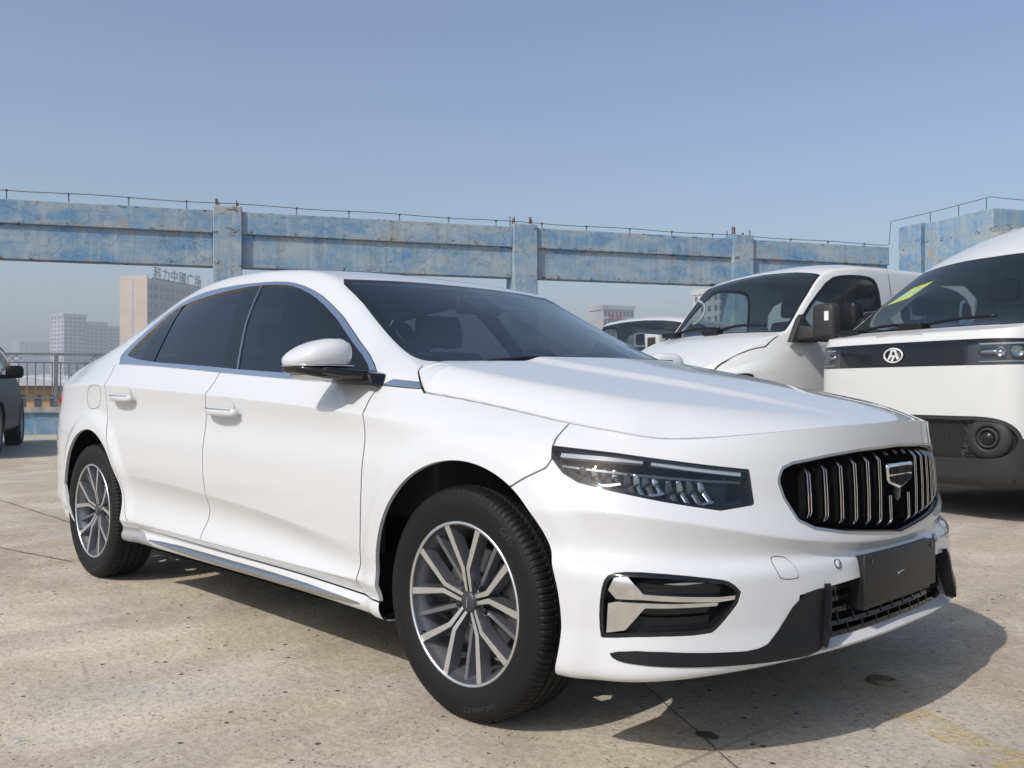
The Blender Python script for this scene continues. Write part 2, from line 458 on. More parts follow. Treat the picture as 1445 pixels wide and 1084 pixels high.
def m_blue(name='faded_blue_paint', k=1.0):
    n = NT(name)
    a = n.noise(.9, 6, .6, n.map((1, 1, 1.6)), dist=.6); b = n.noise(1.3, 7, .6, n.map((.6, 1, 1.4)), dist=.5); st = n.noise(5, 6, .6, n.map((1.2, 1.2, .18)))
    c = n.mix(n.rng(a, .38, .62), (.105*k, .235*k, .40*k), (.22, .32, .40))
    c = n.mix(n.math('MULTIPLY', n.rng(b, .44, .66), .8), c, (.35, .39, .40))
    c = n.mix(n.math('MULTIPLY', n.rng(n.noise(7, 7, .7, n.map(loc=(3, 3, 9))), .56, .70), .35), c, (.50, .52, .51))
    c = n.mix(n.math('MULTIPLY', n.rng(st, .52, .68), .55), c, (.36, .42, .45))
    c = n.mix(n.math('MULTIPLY', n.rng(n.noise(1.7, 6, .6, n.map(loc=(5, 2, 8))), .60, .70), .8), c, (.32, .28, .23))
    dv = n.t.nodes.new('ShaderNodeVectorMath'); dv.operation = 'ADD'; nn = n.t.nodes.new('ShaderNodeTexNoise'); nn.inputs['Scale'].default_value = 3; nn.inputs['Detail'].default_value = 4
    n.lk(n.tc, nn.inputs['Vector']); sc = n.t.nodes.new('ShaderNodeVectorMath'); sc.operation = 'SCALE'; sc.inputs['Scale'].default_value = .35; n.lk(nn.outputs['Color'], sc.inputs[0]); n.lk(n.tc, dv.inputs[0]); n.lk(sc.outputs[0], dv.inputs[1])
    cr = n.voro(4.2, 'DISTANCE_TO_EDGE', dv.outputs[0]); zone = n.rng(n.noise(.8, 3, .5, n.map(loc=(1, 4, 2))), .47, .55)
    ck = n.math('MULTIPLY', n.rng(cr, .006, .026, 1, 0), zone)
    c = n.mix(n.math('MULTIPLY', ck, .42), c, (.15, .16, .16))
    sx = n.t.nodes.new('ShaderNodeSeparateXYZ'); n.lk(n.tc, sx.inputs[0]); zz = sx.outputs['Z']; em = None
    for e_ in (4.29, 4.76, 3.57, 4.85, 5.36):                # chips gather along the edges and the ledge
        d_ = n.rng(n.math('ABSOLUTE', n.math('SUBTRACT', zz, e_)), .0, .13, 1, 0); em = d_ if em is None else n.math('MAXIMUM', em, d_)
    hn = n.noise(5.5, 6, .65, n.map((1, 1, 1.8), loc=(11, 0, 3)))
    hole = n.math('MAXIMUM', n.rng(hn, .70, .72), n.math('MULTIPLY', em, n.rng(hn, .585, .62)))
    c = n.mix(n.math('MULTIPLY', em, n.rng(n.noise(3, 5, .6, n.map((1, 1, .5), loc=(6, 6, 1))), .45, .62, 0, .7)), c, (.33, .33, .31))
    run = n.math('MULTIPLY', n.rng(n.noise(6, 4, .6, n.map((1.6, 1.6, .07), loc=(2, 5, 0))), .56, .70), .5); c = n.mix(run, c, (.20, .21, .215))
    c = n.mix(hole, c, (.07, .055, .045))
    c = n.mix(n.rng(n.noise(60, 4), .6, .85, 0, .35), c, (.15, .17, .19))
    nr = n.bump(n.math('SUBTRACT', n.noise(9, 6), n.math('ADD', ck, hole)), .5, .02)
    return n.out(c, .8, nr, .2)

M['concrete'] = m_concrete(); M['blue'] = m_blue(); M['blue_sunlit'] = m_blue('sunlit_blue_paint', 1.15)  # last one: same blue, brightened in its colour for the block's sunlit face
M['coping'] = mat('stained_coping', (.30, .29, .27), .9, noise=(4, .5), bump=(20, .5, .02))
M['rail'] = mat('rail_steel', (.20, .21, .22), .45, .5, noise=(6, .3))
M['wire'] = mat('rusty_wire', (.07, .055, .05), .8)
M['rust'] = mat('rust', (.09, .05, .035), .9)
M['city'] = mat('city_ground', (.20, .20, .19), .95, noise=(.02, .4))
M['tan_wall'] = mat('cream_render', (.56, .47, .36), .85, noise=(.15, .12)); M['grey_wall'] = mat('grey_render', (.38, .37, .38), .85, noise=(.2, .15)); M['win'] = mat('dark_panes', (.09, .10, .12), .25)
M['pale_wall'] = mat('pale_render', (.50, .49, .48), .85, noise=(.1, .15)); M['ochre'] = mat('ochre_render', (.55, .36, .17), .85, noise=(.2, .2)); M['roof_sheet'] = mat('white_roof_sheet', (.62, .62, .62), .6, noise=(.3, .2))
M['sign_red'] = mat('sign_red', (.30, .09, .07), .6); M['sign_dark'] = mat('sign_dark', (.12, .13, .16), .6)
def m_line():
    n = NT('worn_yellow_line'); w = n.math('MULTIPLY', n.rng(n.noise(7, 7, .7), .40, .54), n.rng(n.noise(60, 4), .35, .6))
    n.b.inputs['Alpha'].default_value = 1; n.lk(n.math('MULTIPLY', w, .5), n.b.inputs['Alpha'])
    return n.out((.62, .43, .13), .85)
M['line'] = m_line(); M['joint'] = mat('joint_dirt', (.13, .115, .095), .95, noise=(9, .5))

# ---------------------------------------------------------------- roof deck, frame, parapet
FG = Vector((-18.25, 3.971, 0)); FYAW = radians(63.63)
FD = Vector((cos(FYAW), sin(FYAW), 0)); FN = Vector((-sin(FYAW), cos(FYAW), 0))
def fw(s, t, z=0): q = FG+FD*s+FN*t; return (q.x, q.y, z)
GROUND = mk('ground', [((np.array([fw(-70, -90), fw(70, -90), fw(70, .25), fw(-70, .25)]), [(0, 1, 2, 3)]), 0)], ['concrete']); tag(GROUND, kind='structure')
for p0, p1, w in (((.144-1.38, -.263+.87), (1.6, -1.17), .006), ((-9.5, -2.06), (-3.3, -.82), .012), ((-9, -.2), (-2.9, -.35), .010), ((-7.5, 1.2), (-6.2, .6), .004)):
    a, b = np.array(p0), np.array(p1); d_ = (b-a)/np.linalg.norm(b-a); n_ = np.array([-d_[1], d_[0]]); k = 40; rs = random.Random(k)
    L = []; R_ = []
    for i in range(k+1):
        q = a+(b-a)*i/k+n_*rs.uniform(-.004, .004); h = w*rs.uniform(.5, 1.1)/2; L.append((*(q+n_*h), .0035)); R_.append((*(q-n_*h), .0035))
    mk('slab_joint', [((np.array(L+R_), [(i, i+1, k+2+i, k+1+i) for i in range(k)]), 0)], ['joint'], GROUND)
ln = mk('painted_line', [((np.array([(.80, .02, .004), (1.9, -.52, .004), (1.96, -.40, .004), (.86, .14, .004)]), [(0, 1, 2, 3)]), 0)], ['line'], GROUND)
city = mk('city_ground', [((np.array([(-4000, -4000, -16), (4000, -4000, -16), (4000, 4000, -16), (-4000, 4000, -16)], float), [(0, 1, 2, 3)]), 0)], ['city']); tag(city, kind='structure')
bw = mk('roof_edge', [(prism([fw(-70, .25)[:2], fw(70, .25)[:2], fw(70, .5)[:2], fw(-70, .5)[:2]], -16, -.01, 'z'), 0)], ['coping']); tag(bw, kind='structure')

FR = empty('concrete_portal', FG, FYAW, 'tall weathered blue concrete beam-and-column frame standing along the roof edge', 'portal')
cols = [-3.25, 3.335, 10.07, 15.93]
for i, c in enumerate(cols):
    w = .30
    co = mk('column', [(bevelled(*box(c-w, c+w, -.10, .50, -.02, 4.83+(.03 if i % 2 else 0)), .02, 1, False), 0)], ['blue'], FR)
    rs = random.Random(i)
    for k in range(8):
        x_, y_ = c+rs.choice((-.22, .22))+rs.uniform(-.05, .05), rs.uniform(-.02, .42); h = rs.uniform(.10, .24)
        mk('rebar', [(tube([(x_, y_, 4.80), (x_+rs.uniform(-.02, .02), y_, 4.85+h)], .014, 5, sm=False), 0)], ['rust'], co)
ends = [-9.0]+cols+[20.75]
for a, b in zip(ends[:-1], ends[1:]):
    x0 = a+.298; x1 = b-.298
    mk('beam', [(bevelled(*box(x0, x1, .05, .38, 3.56, 4.28), .015, 1, False), 0)], ['blue'], FR)
    mk('beam', [(bevelled(*box(x0, x1, -.02, .40, 4.275, 4.76), .012, 1, False), 0)], ['blue'], FR)
# wire along the top
wp = [(-9, .2, 4.99)]+[(s, .2, 4.975-.006*s+.012*sin(s*2.1)) for s in np.arange(-8.5, 20.6, .5)]+[(20.62, .2, 4.86), (20.68, .2, 5.5), (20.95, .05, 5.56), (21.2, -1.2, 5.62), (21.2, -2.75, 5.64), (21.6, -2.75, 5.62), (26, -2.75, 5.6)]
LW = mk('lightning_wire', [(tube(wp, .009, 5), 0)], ['wire']); LW.location = FG; LW.rotation_euler = (0, 0, FYAW); tag(LW, 'thin dark lightning wire on short posts along the top of the blue beam', 'wire')
for s in np.arange(-8.0, 20.7, 1.155):
    s = s+.10
    if min(abs(s-c) for c in cols) < .34: continue
    mk('wire_post', [(tube([(s, .2, 4.74), (s, .2, 4.985-.006*s)], .011, 5, sm=False), 0), (box(s-.02, s+.02, .18, .22, 4.95-.006*s, 4.99-.006*s), 0)], ['wire'], LW)
for t in (-.7, -1.7, -2.6): mk('wire_post', [(tube([(21.2, t, 5.3), (21.2, t, 5.62)], .011, 5, sm=False), 0)], ['wire'], LW)
# higher block at the end of the frame
BK = empty('concrete_block', fw(21.05, 0), FYAW, 'higher blue painted concrete block at the far end of the beam', 'block')
mk('pilaster', [(bevelled(*box(0, .45, -.50, .35, -.02, 5.38), .02, 1, False), 0)], ['blue_sunlit'], BK)
mk('wall', [(bevelled(*box(.02, 9, -2.93, -.62, -.02, 5.33), .02, 1, False), 0)], ['blue_sunlit'], BK)
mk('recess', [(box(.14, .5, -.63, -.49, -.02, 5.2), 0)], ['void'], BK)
mk('low_wall', [(box(.0, .3, -5.5, -2.935, -.02, 4.60), 0)], ['blue_sunlit'], BK); mk('coping', [(box(-.04, .34, -5.5, -2.94, 4.602, 4.70), 0)], ['coping'], BK)

# parapet with railing between the columns
PW = empty('parapet', FG, FYAW, 'low blue parapet wall with a crumbling concrete coping below the steel railing', 'parapet')
for a, b in zip(ends[:-1], ends[1:]):
    mk('upstand', [(box(a+.302, b-.302, .0, .24, -.02, .45), 0)], ['blue'], PW)
    rs = random.Random(int(a*10)); n_ = 26; xs = np.linspace(a+.302, b-.302, n_+1); V = []; F = []
    for i, x_ in enumerate(xs):
        o = rs.uniform(-.012, .012); zt = .56+rs.uniform(-.006, .006)
        V += [(x_, -.06+o, .45+rs.uniform(-.012, .006)), (x_, .30, .452), (x_, .30, zt), (x_, -.06+o*1.5, zt)]
        if i: F += [(4*i-4+k, 4*i+k, 4*i+(k+1) % 4, 4*i-4+(k+1) % 4) for k in range(4)]
    F += [(0, 1, 2, 3), (4*n_+3, 4*n_+2, 4*n_+1, 4*n_)]
    mk('coping', [((np.array(V), F), 0)], ['coping'], PW)
RLs = []
for bi, (a, b) in enumerate(zip(ends[:-1], ends[1:])):
    RL = empty('railing', fw((a+b)/2, .1, .56), FYAW, ['grey steel railing with diamond ornaments behind the dark blue car', 'grey steel railing with diamond ornaments seen above the sedan\'s boot', 'grey steel railing hidden behind the sedan cabin', 'grey steel railing behind the white vans', 'grey steel railing beside the higher blue block'][bi], 'railing', 'railing bays between the concrete columns')
    h = (b-a)/2-.31; rb = lambda x0, x1, z0, z1, w=.02: box(x0, x1, -w, w, z0, z1)
    mk('top_rail', [(rb(-h, h, 1.06, 1.105, .03), 0)], ['rail'], RL); mk('middle_rail', [(rb(-h, h, .895, .925), 0)], ['rail'], RL); mk('bottom_rail', [(rb(-h, h, .17, .20), 0)], ['rail'], RL)
    nb = max(2, round(2*h/1.85)); px_ = np.linspace(-h, h, nb+1)+(.0)
    off = (-.03-(a+b)/2)
    px_ = np.array([off+1.62*k for k in range(-6, 7) if abs(off+1.62*k) < h])
    for x_ in px_: mk('post', [(rb(x_-.035, x_+.035, -.01, 1.06, .035), 0)], ['rail'], RL)
    for x_ in np.arange(-h+.05, h, .155):
        if len(px_) == 0 or np.abs(px_-x_).min() > .06: mk('baluster', [(rb(x_-.011, x_+.011, .20, .895, .011), 0)], ['rail'], RL)
    for x_ in px_[:-1]+.81 if len(px_) > 1 else []:
        for dx in (-.07, .07):
            mk('diamond', [(tube([(x_+dx-.10, 0, .99), (x_+dx, 0, 1.05), (x_+dx+.10, 0, .99), (x_+dx, 0, .93)], .009, 4, closed=True, sm=False, up=(0, 1, 0)), 0)], ['rail'], RL)

# ---------------------------------------------------------------- city beyond the roof
def ray_pt(px, dist):
    """ground point seen at photo column px, at a given distance from the roof"""
    a = _yaw-math.atan((px-722.5)/1323.0); return CAM_P.x+dist*cos(a), CAM_P.y+dist*sin(a), a
def zpx(py, depth): return .937+(548.4-py)/1323.0*depth
def tower(px, dist, w, d, ztop, yaw, wall, floors, label, name='tower_block', side_blank=None, setb=0, bays=9):
    x, y, a = ray_pt(px, dist); x += w/2*cos(yaw)*(side_blank is True and name == 'tower_block' and w > 30); y += w/2*sin(yaw)*(side_blank is True and name == 'tower_block' and w > 30); B = empty(name, (x, y, -16), yaw, label, 'building'); H = ztop+16
    mk('wall', [(box(-w/2, w/2, 0, d, 0, H), 0)], [wall], B)
    mk('parapet', [(box(-w/2-.3, w/2+.3, -.3, d+.3, H, H+1.4), 0)], [wall], B)
    fh = H/floors; allw = []
    for k in range(floors):
        z0 = k*fh+fh*.32; ws = []
        for j in range(bays):
            x0 = -w/2+w*(j+.18)/bays; x1 = -w/2+w*(j+.82)/bays; ws.append((box(x0, x1, -.06, .3, z0, z0+fh*.5), 0))
        allw += ws
        mk('ledge', [(box(-w/2, w/2, -.5, -.01, k*fh+fh*.02, k*fh+fh*.16), 0)], [wall], B)
        if side_blank is None: allw += [(box(-w/2-.06, -w/2+.2, d*(j+.25)/4, d*(j+.7)/4, z0, z0+fh*.5), 0) for j in range(4)]
    tag(mk('window_panes', allw, ['win'], B), kind='stuff')
    return B, H
D1 = 330.0
B1, H1 = tower(207, D1, 40, 9.2, zpx(397, D1*.925), radians(123.8), 'grey_wall', 17, 'cream and grey high-rise with big rooftop lettering seen through the blue frame', side_blank=True, bays=12)
mk('end_wall', [(box(-20.6, -20.005, -.5, 9.6, 0, H1+2.2), 0)], ['tan_wall'], B1)
mk('end_seam', [(box(-20.68, -20.59, 4.6, 5.0, 0, H1+1), 0)], ['grey_wall'], B1)
def sign_text(txt, size, extr):
    cu = bpy.data.curves.new('t', 'FONT'); cu.body = txt; cu.size = size; cu.extrude = extr; cu.align_x = 'CENTER'; cu.space_character = 1.18
    o = bpy.data.objects.new('t', cu); COL.objects.link(o); dg = bpy.context.evaluated_depsgraph_get(); me = o.evaluated_get(dg).to_mesh()
    V = np.array([v.co[:] for v in me.vertices]); F = [tuple(p.vertices) for p in me.polygons]
    o.evaluated_get(dg).to_mesh_clear(); bpy.data.objects.remove(o); bpy.data.curves.remove(cu)
    return np.stack([V[:, 0], -V[:, 2], V[:, 1]], 1), F
tV, tF = sign_text('科力中國广场', 4.6, .2)
mk('roof_lettering', [((tV+[0, 1.0, H1+2.2], tF), 0)], ['sign_dark'], B1)
mk('sign_frame', [(box(-15, 15, 1.3, 1.5, H1+1.4, H1+2.3), 0)], ['sign_dark'], B1)
D2 = 620.0
for i, (px, w, py, dd) in enumerate(((106, 14, 449, 0), (136, 14, 459, 20), (162, 14, 464, 40), (184, 15, 470, 55))):
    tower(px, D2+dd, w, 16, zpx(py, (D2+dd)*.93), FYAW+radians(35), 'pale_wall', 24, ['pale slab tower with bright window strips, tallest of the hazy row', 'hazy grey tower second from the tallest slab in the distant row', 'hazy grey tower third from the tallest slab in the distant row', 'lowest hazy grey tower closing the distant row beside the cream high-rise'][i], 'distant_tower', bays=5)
for i, (px, py, w) in enumerate(((48, 488, 30), (62, 484, 18))):
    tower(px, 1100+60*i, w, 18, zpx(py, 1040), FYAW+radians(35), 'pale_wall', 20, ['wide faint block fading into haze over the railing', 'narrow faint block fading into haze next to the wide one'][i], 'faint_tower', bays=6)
D4 = 300.0
B4, H4 = tower(873, D4, 11.2, 9, zpx(437, D4*.99), FYAW-radians(14)+radians(20), 'grey_wall', 14, 'far grey grid-fronted block with small red lettering above the white van roof', side_blank=True, bays=8)
tV, tF = sign_text('海城', 2.4, .15); mk('red_lettering', [((tV+[-1.8, -.45, H4-3.2], tF), 0)], ['sign_red'], B4)
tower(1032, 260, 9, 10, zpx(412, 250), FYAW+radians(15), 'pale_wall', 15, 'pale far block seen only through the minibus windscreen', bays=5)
# nearer low buildings just over the parapet
for px, dist, w, d, z0, z1, wall, lab, roof in ((42, 48, 2.6, 6, -16, 1.05, 'ochre', 'ochre low building with white sheet roof beyond the railing', True), (66, 75, 7, 8, -16, 1.5, 'pale_wall', 'pale flat-roofed building just beyond the ochre one', True), (5, 62, 6, 8, -16, 1.3, 'grey_wall', 'grey low building beside the dark car beyond the railing', False)):
    x, y, a = ray_pt(px, dist); B = empty('low_building', (x, y, 0), FYAW, lab, 'building')
    mk('wall', [(box(-w/2, w/2, 0, d, z0, z1), 0)], [wall], B)
    if roof: mk('roof', [(bevelled(*prism([(-w/2-.3, z1), (w/2+.3, z1), (w/2+.3, z1+.15), (0, z1+.45), (-w/2-.3, z1+.15)], -.4, d+.4, 'y'), .02, 1, False), 0)], ['roof_sheet'], B)
    for j in range(4): mk('window', [(box(-w/2+w*(j+.3)/4, -w/2+w*(j+.7)/4, -.04, .1, z1-1.5, z1-.4), 0)], ['win'], B)
# ---------------------------------------------------------------- sedan: body surfaces (x forward, near side y<0; built with yy=|y|)
SX = [(-3.87, 0), (-3.85, .40), (-3.74, .70), (-3.52, .85), (-3.2, .905), (-2.8, .925), (-2.4, .925), (-1.9, .922), (-1.3, .922), (-.8, .922),
      (-.4, .922), (0, .925), (.3, .924), (.50, .905), (.64, .845), (.74, .71), (.825, .505), (.873, .26), (.885, 0)]
RZ = [{0: .30, 3: .28, 4: .24, 6: .225, 9: .225, 10: .215, 12: .215, 18: .25},
      {0: .30, 3: .28, 4: .24, 6: .222, 9: .225, 10: .212, 12: .205, 14: .225, 16: .25, 18: .258},
      {0: .32, 3: .28, 4: .25, 6: .23, 9: .23, 10: .22, 12: .21, 14: .23, 16: .255, 18: .265},
      {0: .40, 4: .31, 6: .265, 10: .26, 12: .26, 14: .275, 16: .295, 18: .305},
      {0: .43, 4: .33, 5: .30, 6: .284, 10: .280, 11: .29, 12: .30, 18: .33},
      {0: .46, 5: .345, 6: .330, 10: .325, 11: .335, 12: .34, 18: .355},
      {0: .52, 6: .45, 8: .43, 9: .39, 10: .36, 11: .40, 18: .42},
      {0: .58, 5: .56, 6: .545, 7: .53, 8: .505, 9: .465, 10: .42, 11: .50, 12: .5, 13: .485, 18: .48},
      {0: .62, 5: .585, 6: .577, 7: .57, 8: .56, 9: .535, 10: .50, 11: .55, 12: .54, 13: .53, 14: .525, 16: .512, 17: .502, 18: .498},
      {0: .66, 6: .61, 10: .58, 11: .60, 12: .625, 13: .635, 14: .622, 15: .60, 16: .558, 17: .527, 18: .517},
      {0: .74, 6: .72, 10: .70, 11: .69, 12: .68, 13: .682, 14: .672, 15: .655, 16: .635, 17: .62, 18: .615},
      {0: .84, 4: .83, 6: .82, 10: .78, 11: .76, 12: .735, 14: .715, 16: .70, 18: .70},
      {0: .93, 4: .955, 5: .965, 6: .95, 7: .93, 8: .905, 9: .88, 10: .855, 11: .82, 12: .785, 14: .755, 16: .765, 18: .775},
      {0: .97, 4: .985, 5: 1.0, 6: .99, 7: .965, 8: .94, 9: .918, 10: .898, 11: .87, 12: .82, 14: .785, 16: .80, 18: .815},
      {0: 1.02, 3: 1.02, 4: 1.04, 5: 1.06, 6: 1.05, 7: 1.025, 8: .988, 9: .962, 10: .94, 11: .893, 12: .841, 13: .822, 14: .807, 15: .806, 16: .824, 17: .84, 18: .846}]
RD = [{0: .25, 5: .2, 18: .2}, {0: .05, 5: .06, 18: .05},
      {0: .02, 5: .02, 6: .035, 10: .035, 12: .01, 13: 0, 18: 0},
      {0: .01, 6: .022, 10: .022, 12: .005, 18: 0},
      {0: 0, 4: .008, 5: .012, 6: .036, 7: .076, 9: .076, 10: .034, 11: .013, 12: .008, 18: .008},
      {0: 0, 5: .01, 6: .016, 7: .008, 9: .008, 10: .020, 11: .013, 12: .012, 18: .015},
      {0: 0, 5: .01, 6: .042, 8: .046, 9: .046, 10: .022, 11: .010, 12: .01, 17: .02, 18: .026},
      {0: 0, 5: .005, 6: .012, 8: .012, 9: .013, 10: .014, 11: .010, 12: .008, 13: .012, 14: .016, 15: .018, 16: .024, 17: .030, 18: .034},
      {0: 0, 6: .0045, 10: .007, 11: .006, 12: .02, 13: .056, 14: .080, 15: .076, 16: .056, 17: .046, 18: .044},
      {0: 0, 6: .003, 10: .003, 11: .002, 12: .016, 13: .046, 14: .066, 15: .058, 16: .036, 17: .022, 18: .018},
      {0: .005, 6: .003, 10: .003, 11: .003, 12: .03, 13: .075, 14: .11, 15: .095, 16: .06, 17: .03, 18: .022},
      {0: .01, 6: .021, 10: .020, 11: .014, 12: .045, 13: .095, 14: .13, 15: .105, 16: .062, 17: .03, 18: .022},
      {0: .02, 3: .03, 4: .025, 5: .012, 6: .006, 9: .006, 10: .012, 11: .04, 12: .075, 13: .115, 14: .145, 15: .12, 16: .07, 17: .035, 18: .024},
      {0: .03, 3: .05, 5: .04, 6: .035, 9: .035, 10: .05, 11: .085, 12: .115, 13: .145, 14: .165, 15: .135, 16: .08, 17: .034, 18: .02},
      {0: .05, 3: .10, 4: .09, 5: .075, 6: .065, 9: .062, 10: .09, 11: .13, 12: .15, 13: .165, 14: .185, 15: .15, 16: .085, 17: .035, 18: .02}]

def patch_a(nu=430, nv=150):
    C = np.array(SX, float); n = len(C)
    full = np.vstack([C, C[-2:0:-1]*[1, -1]])         # closed ring of stations
    T = np.roll(full, -1, 0)-np.roll(full, 1, 0); T /= np.linalg.norm(T, axis=1, keepdims=True)
    nrm = np.stack([-T[:, 1], T[:, 0]], 1)            # outward for this direction
    if nrm[9, 1] < 0: nrm = -nrm
    idx = np.array(list(range(n))+list(range(n-2, 0, -1)), float)
    net = np.zeros((len(full), len(RZ), 3))
    for j in range(len(RZ)):
        d = tab(RD[j], idx); z = tab(RZ[j], idx)
        q = full-nrm*d[:, None]
        net[:, j, 0] = q[:, 0]; net[:, j, 1] = q[:, 1]; net[:, j, 2] = z
    fade = tab({0: .45, 3: .3, 5: .14, 9: .12, 10: .2, 11: .4, 12: .45, 18: .45}, idx)[:, None]; fl = tab({0: .45, 5: .3, 6: .09, 9: .09, 10: .35, 11: .45, 18: .45}, idx)[:, None]
    R = [net[:, j] for j in range(len(RZ))]
    fb = tab({0: .45, 5: .3, 6: .14, 10: .14, 11: .4, 18: .45}, idx)[:, None]
    fn = tab({0: .45, 11: .45, 12: .3, 13: .12, 15: .10, 17: .14, 18: .2}, idx)[:, None]
    R = R[:5]+[R[5]+(R[4]-R[5])*fb, R[5], R[5]+(R[6]-R[5])*fb, R[6], R[7]+(R[6]-R[7])*fl, R[7], R[7]+(R[8]-R[7])*fl]+[R[8], R[9]+(R[8]-R[9])*fn, R[9], R[9]+(R[10]-R[9])*fn]+R[10:12]+[R[12]+(R[11]-R[12])*fade, R[12], R[12]+(R[13]-R[12])*fade]+R[13:]
    net = np.stack(R, 1)
    t = np.linspace(0, (n-1)/len(full), nu)
    Bu = bbasis(len(full), t, True); Bv = bbasis(net.shape[1], np.linspace(0, 1, nv))
    P = np.einsum('ui,ijk,vj->uvk', Bu, net, Bv)
    P[0, :, 1] = 0; P[-1, :, 1] = 0
    ref = Bu @ full
    s = np.concatenate([[0], np.cumsum(np.linalg.norm(np.diff(ref, axis=0), axis=1))]); s = s[-1]-s   # arc length from the front centre
    # wheel-arch lips
    for cx in (.015, -2.765):
        r = np.hypot(P[..., 0]-cx, P[..., 2]-.345); m = np.clip((.50-r)/.075, 0, 1)
        P[..., 1] += .016*m*m*(3-2*m)*(P[..., 2] < .95)*np.clip((P[..., 1]-.6)/.25, 0, 1)
    P[..., 1] *= -1                                    # near side is y<0
    A = np.zeros((nu, nv, 2)); A[..., 0] = s[:, None]; A[..., 1] = np.linspace(0, 1, nv)[None]
    return P, A

# roof / glass: sections along x
TK_Y = {-3.9: .66, -3.7: .66, -3.4: .63, -3.0: .59, -2.5: .575, -2.0: .585, -1.5: .592, -1.2: .592, -1.09: .595, -1.0: .607, -.9: .618, -.8: .643, -.7: .671, -.6: .694, -.5: .722, -.42: .735, -.25: .76}
TK_Z = {-3.9: .99, -3.7: 1.03, -3.4: 1.09, -3.0: 1.215, -2.7: 1.325, -2.4: 1.40, -2.15: 1.436, -1.9: 1.448, -1.7: 1.445, -1.4: 1.427, -1.2: 1.398, -1.09: 1.365, -1.0: 1.316, -.9: 1.262, -.8: 1.206, -.7: 1.151, -.6: 1.099, -.5: 1.055, -.42: 1.025, -.25: .96}
TT_Z = {-3.9: 1.02, -3.7: 1.06, -3.4: 1.13, -3.0: 1.27, -2.7: 1.375, -2.4: 1.445, -2.0: 1.475, -1.7: 1.474, -1.4: 1.451, -1.2: 1.42, -1.09: 1.395, -1.0: 1.362, -.9: 1.32, -.8: 1.276, -.6: 1.18, -.42: 1.09, -.25: 1.0}

def patch_t(PA, nx=330, nv=130, x0=-3.80, x1=-.25):
    e = PA[:, -1]; m = (np.arange(len(e)) > len(e)*.12) & (e[:, 0] < .2); e = e[m]
    xs = np.linspace(x0, x1, nx)
    yb = np.interp(xs, e[:, 0], -e[:, 1]); zb = np.interp(xs, e[:, 0], e[:, 2])
    yk = tab(TK_Y, xs); zk = tab(TK_Z, xs); zt = tab(TT_Z, xs)
    B = np.stack([yb, zb], 1); K = np.stack([yk, zk], 1); L = K-B
    nn = np.stack([L[:, 1], -L[:, 0]], 1); nn /= np.maximum(np.linalg.norm(nn, axis=1, keepdims=True), 1e-9)
    bul = tab({-3.9: .01, -3.2: .012, -2: .02, -1: .022, -.5: .012, -.25: .004}, xs)[:, None]
    cr = lambda f: np.stack([yk*f, zt-(zt-zk)*f**2.2], 1)
    ctrl = [B, B+.33*L+nn*bul, B+.66*L+nn*bul, B+.90*L+nn*bul*.4, K+nn*0.003, cr(.93), cr(.75), cr(.5), cr(.25), np.stack([yk*0, zt], 1)]
    ctrl = np.stack(ctrl, 1)
    Bv = bbasis(ctrl.shape[1], np.linspace(0, 1, nv))
    S = np.einsum('vj,xjk->xvk', Bv, ctrl)
    P = np.zeros((nx, nv, 3)); P[..., 0] = xs[:, None]; P[..., 1] = -S[..., 0]; P[..., 2] = S[..., 1]
    return P

HC = {-.45: 1.075, -.3: 1.055, 0: 1.005, .3: .955, .55: .908, .75: .868, .86: .848, .9: .84}

def hood_outline(PA, PT=None):
    """closed plan polygon (x,y) + edge heights of the hood, from the A-patch top edge"""
    e = PA[:, -1]; k = int(np.argmax(e[:, 0] > -.262)); e = e[k:][::3]
    if abs(e[-1, 1]) > 1e-6: e = np.vstack([e, PA[-1:, -1]])
    rear = np.array([(-.16, 0), (-.175, -.2), (-.23, -.45), (-.30, -.62), (-.355, -.70), (-.375, -.735), (-.36, -.765), (-.31, -.795)])
    half = np.vstack([np.c_[rear, np.zeros(len(rear))], e])          # rear centre -> near side -> front centre
    if PT is not None:                                   # the rear corners sit flush with the pillar base
        q = PT.reshape(-1, 3); cor = rear[-3:]
        zc = np.array([q[((q[:, :2]-c)**2).sum(1).argmin(), 2] for c in cor])
        e = np.vstack([np.c_[cor, zc], e])
    far = half[::-1][1:-1]*[1, -1, 1]
    return np.vstack([half, far]), e

def hood_z(x, y, poly, edge):
    yy = np.abs(y); P = np.stack([x, y], 1)
    top = tab(HC, x)-.04*(yy/.75)**2
    yc = tab({-.45: .42, 0: .36, .4: .27, .8: .16}, x); rise = tab({-.45: .014, .2: .014, .6: .008, .8: .0}, x)
    t = np.clip((yc+.035-yy)/.07, 0, 1); top = top+rise*(t*t*(3-2*t))
    E = np.vstack([edge, edge[::-1]*[1, -1, 1]])
    # height of the nearest edge point, interpolated along the edge
    ze = np.zeros(len(P)); best = np.full(len(P), 1e9)
    for a, b in zip(E[:-1], E[1:]):
        d = b[:2]-a[:2]; L = d@d
        if L < 1e-14: continue
        w_ = P-a[:2]; t_ = np.clip((w_@d)/L, 0, 1); q = w_-t_[:, None]*d; dd = (q*q).sum(1); m_ = dd < best
        best[m_] = dd[m_]; ze[m_] = a[2]+(b[2]-a[2])*t_[m_]
    e, _ = seg_dist(P, E[:, :2], False)
    w = tab({-.4: .10, 0: .105, .5: .15, .8: .10}, x)
    g = np.clip(1-e/w, 0, 1)**2.2
    return top-(top-ze)*g
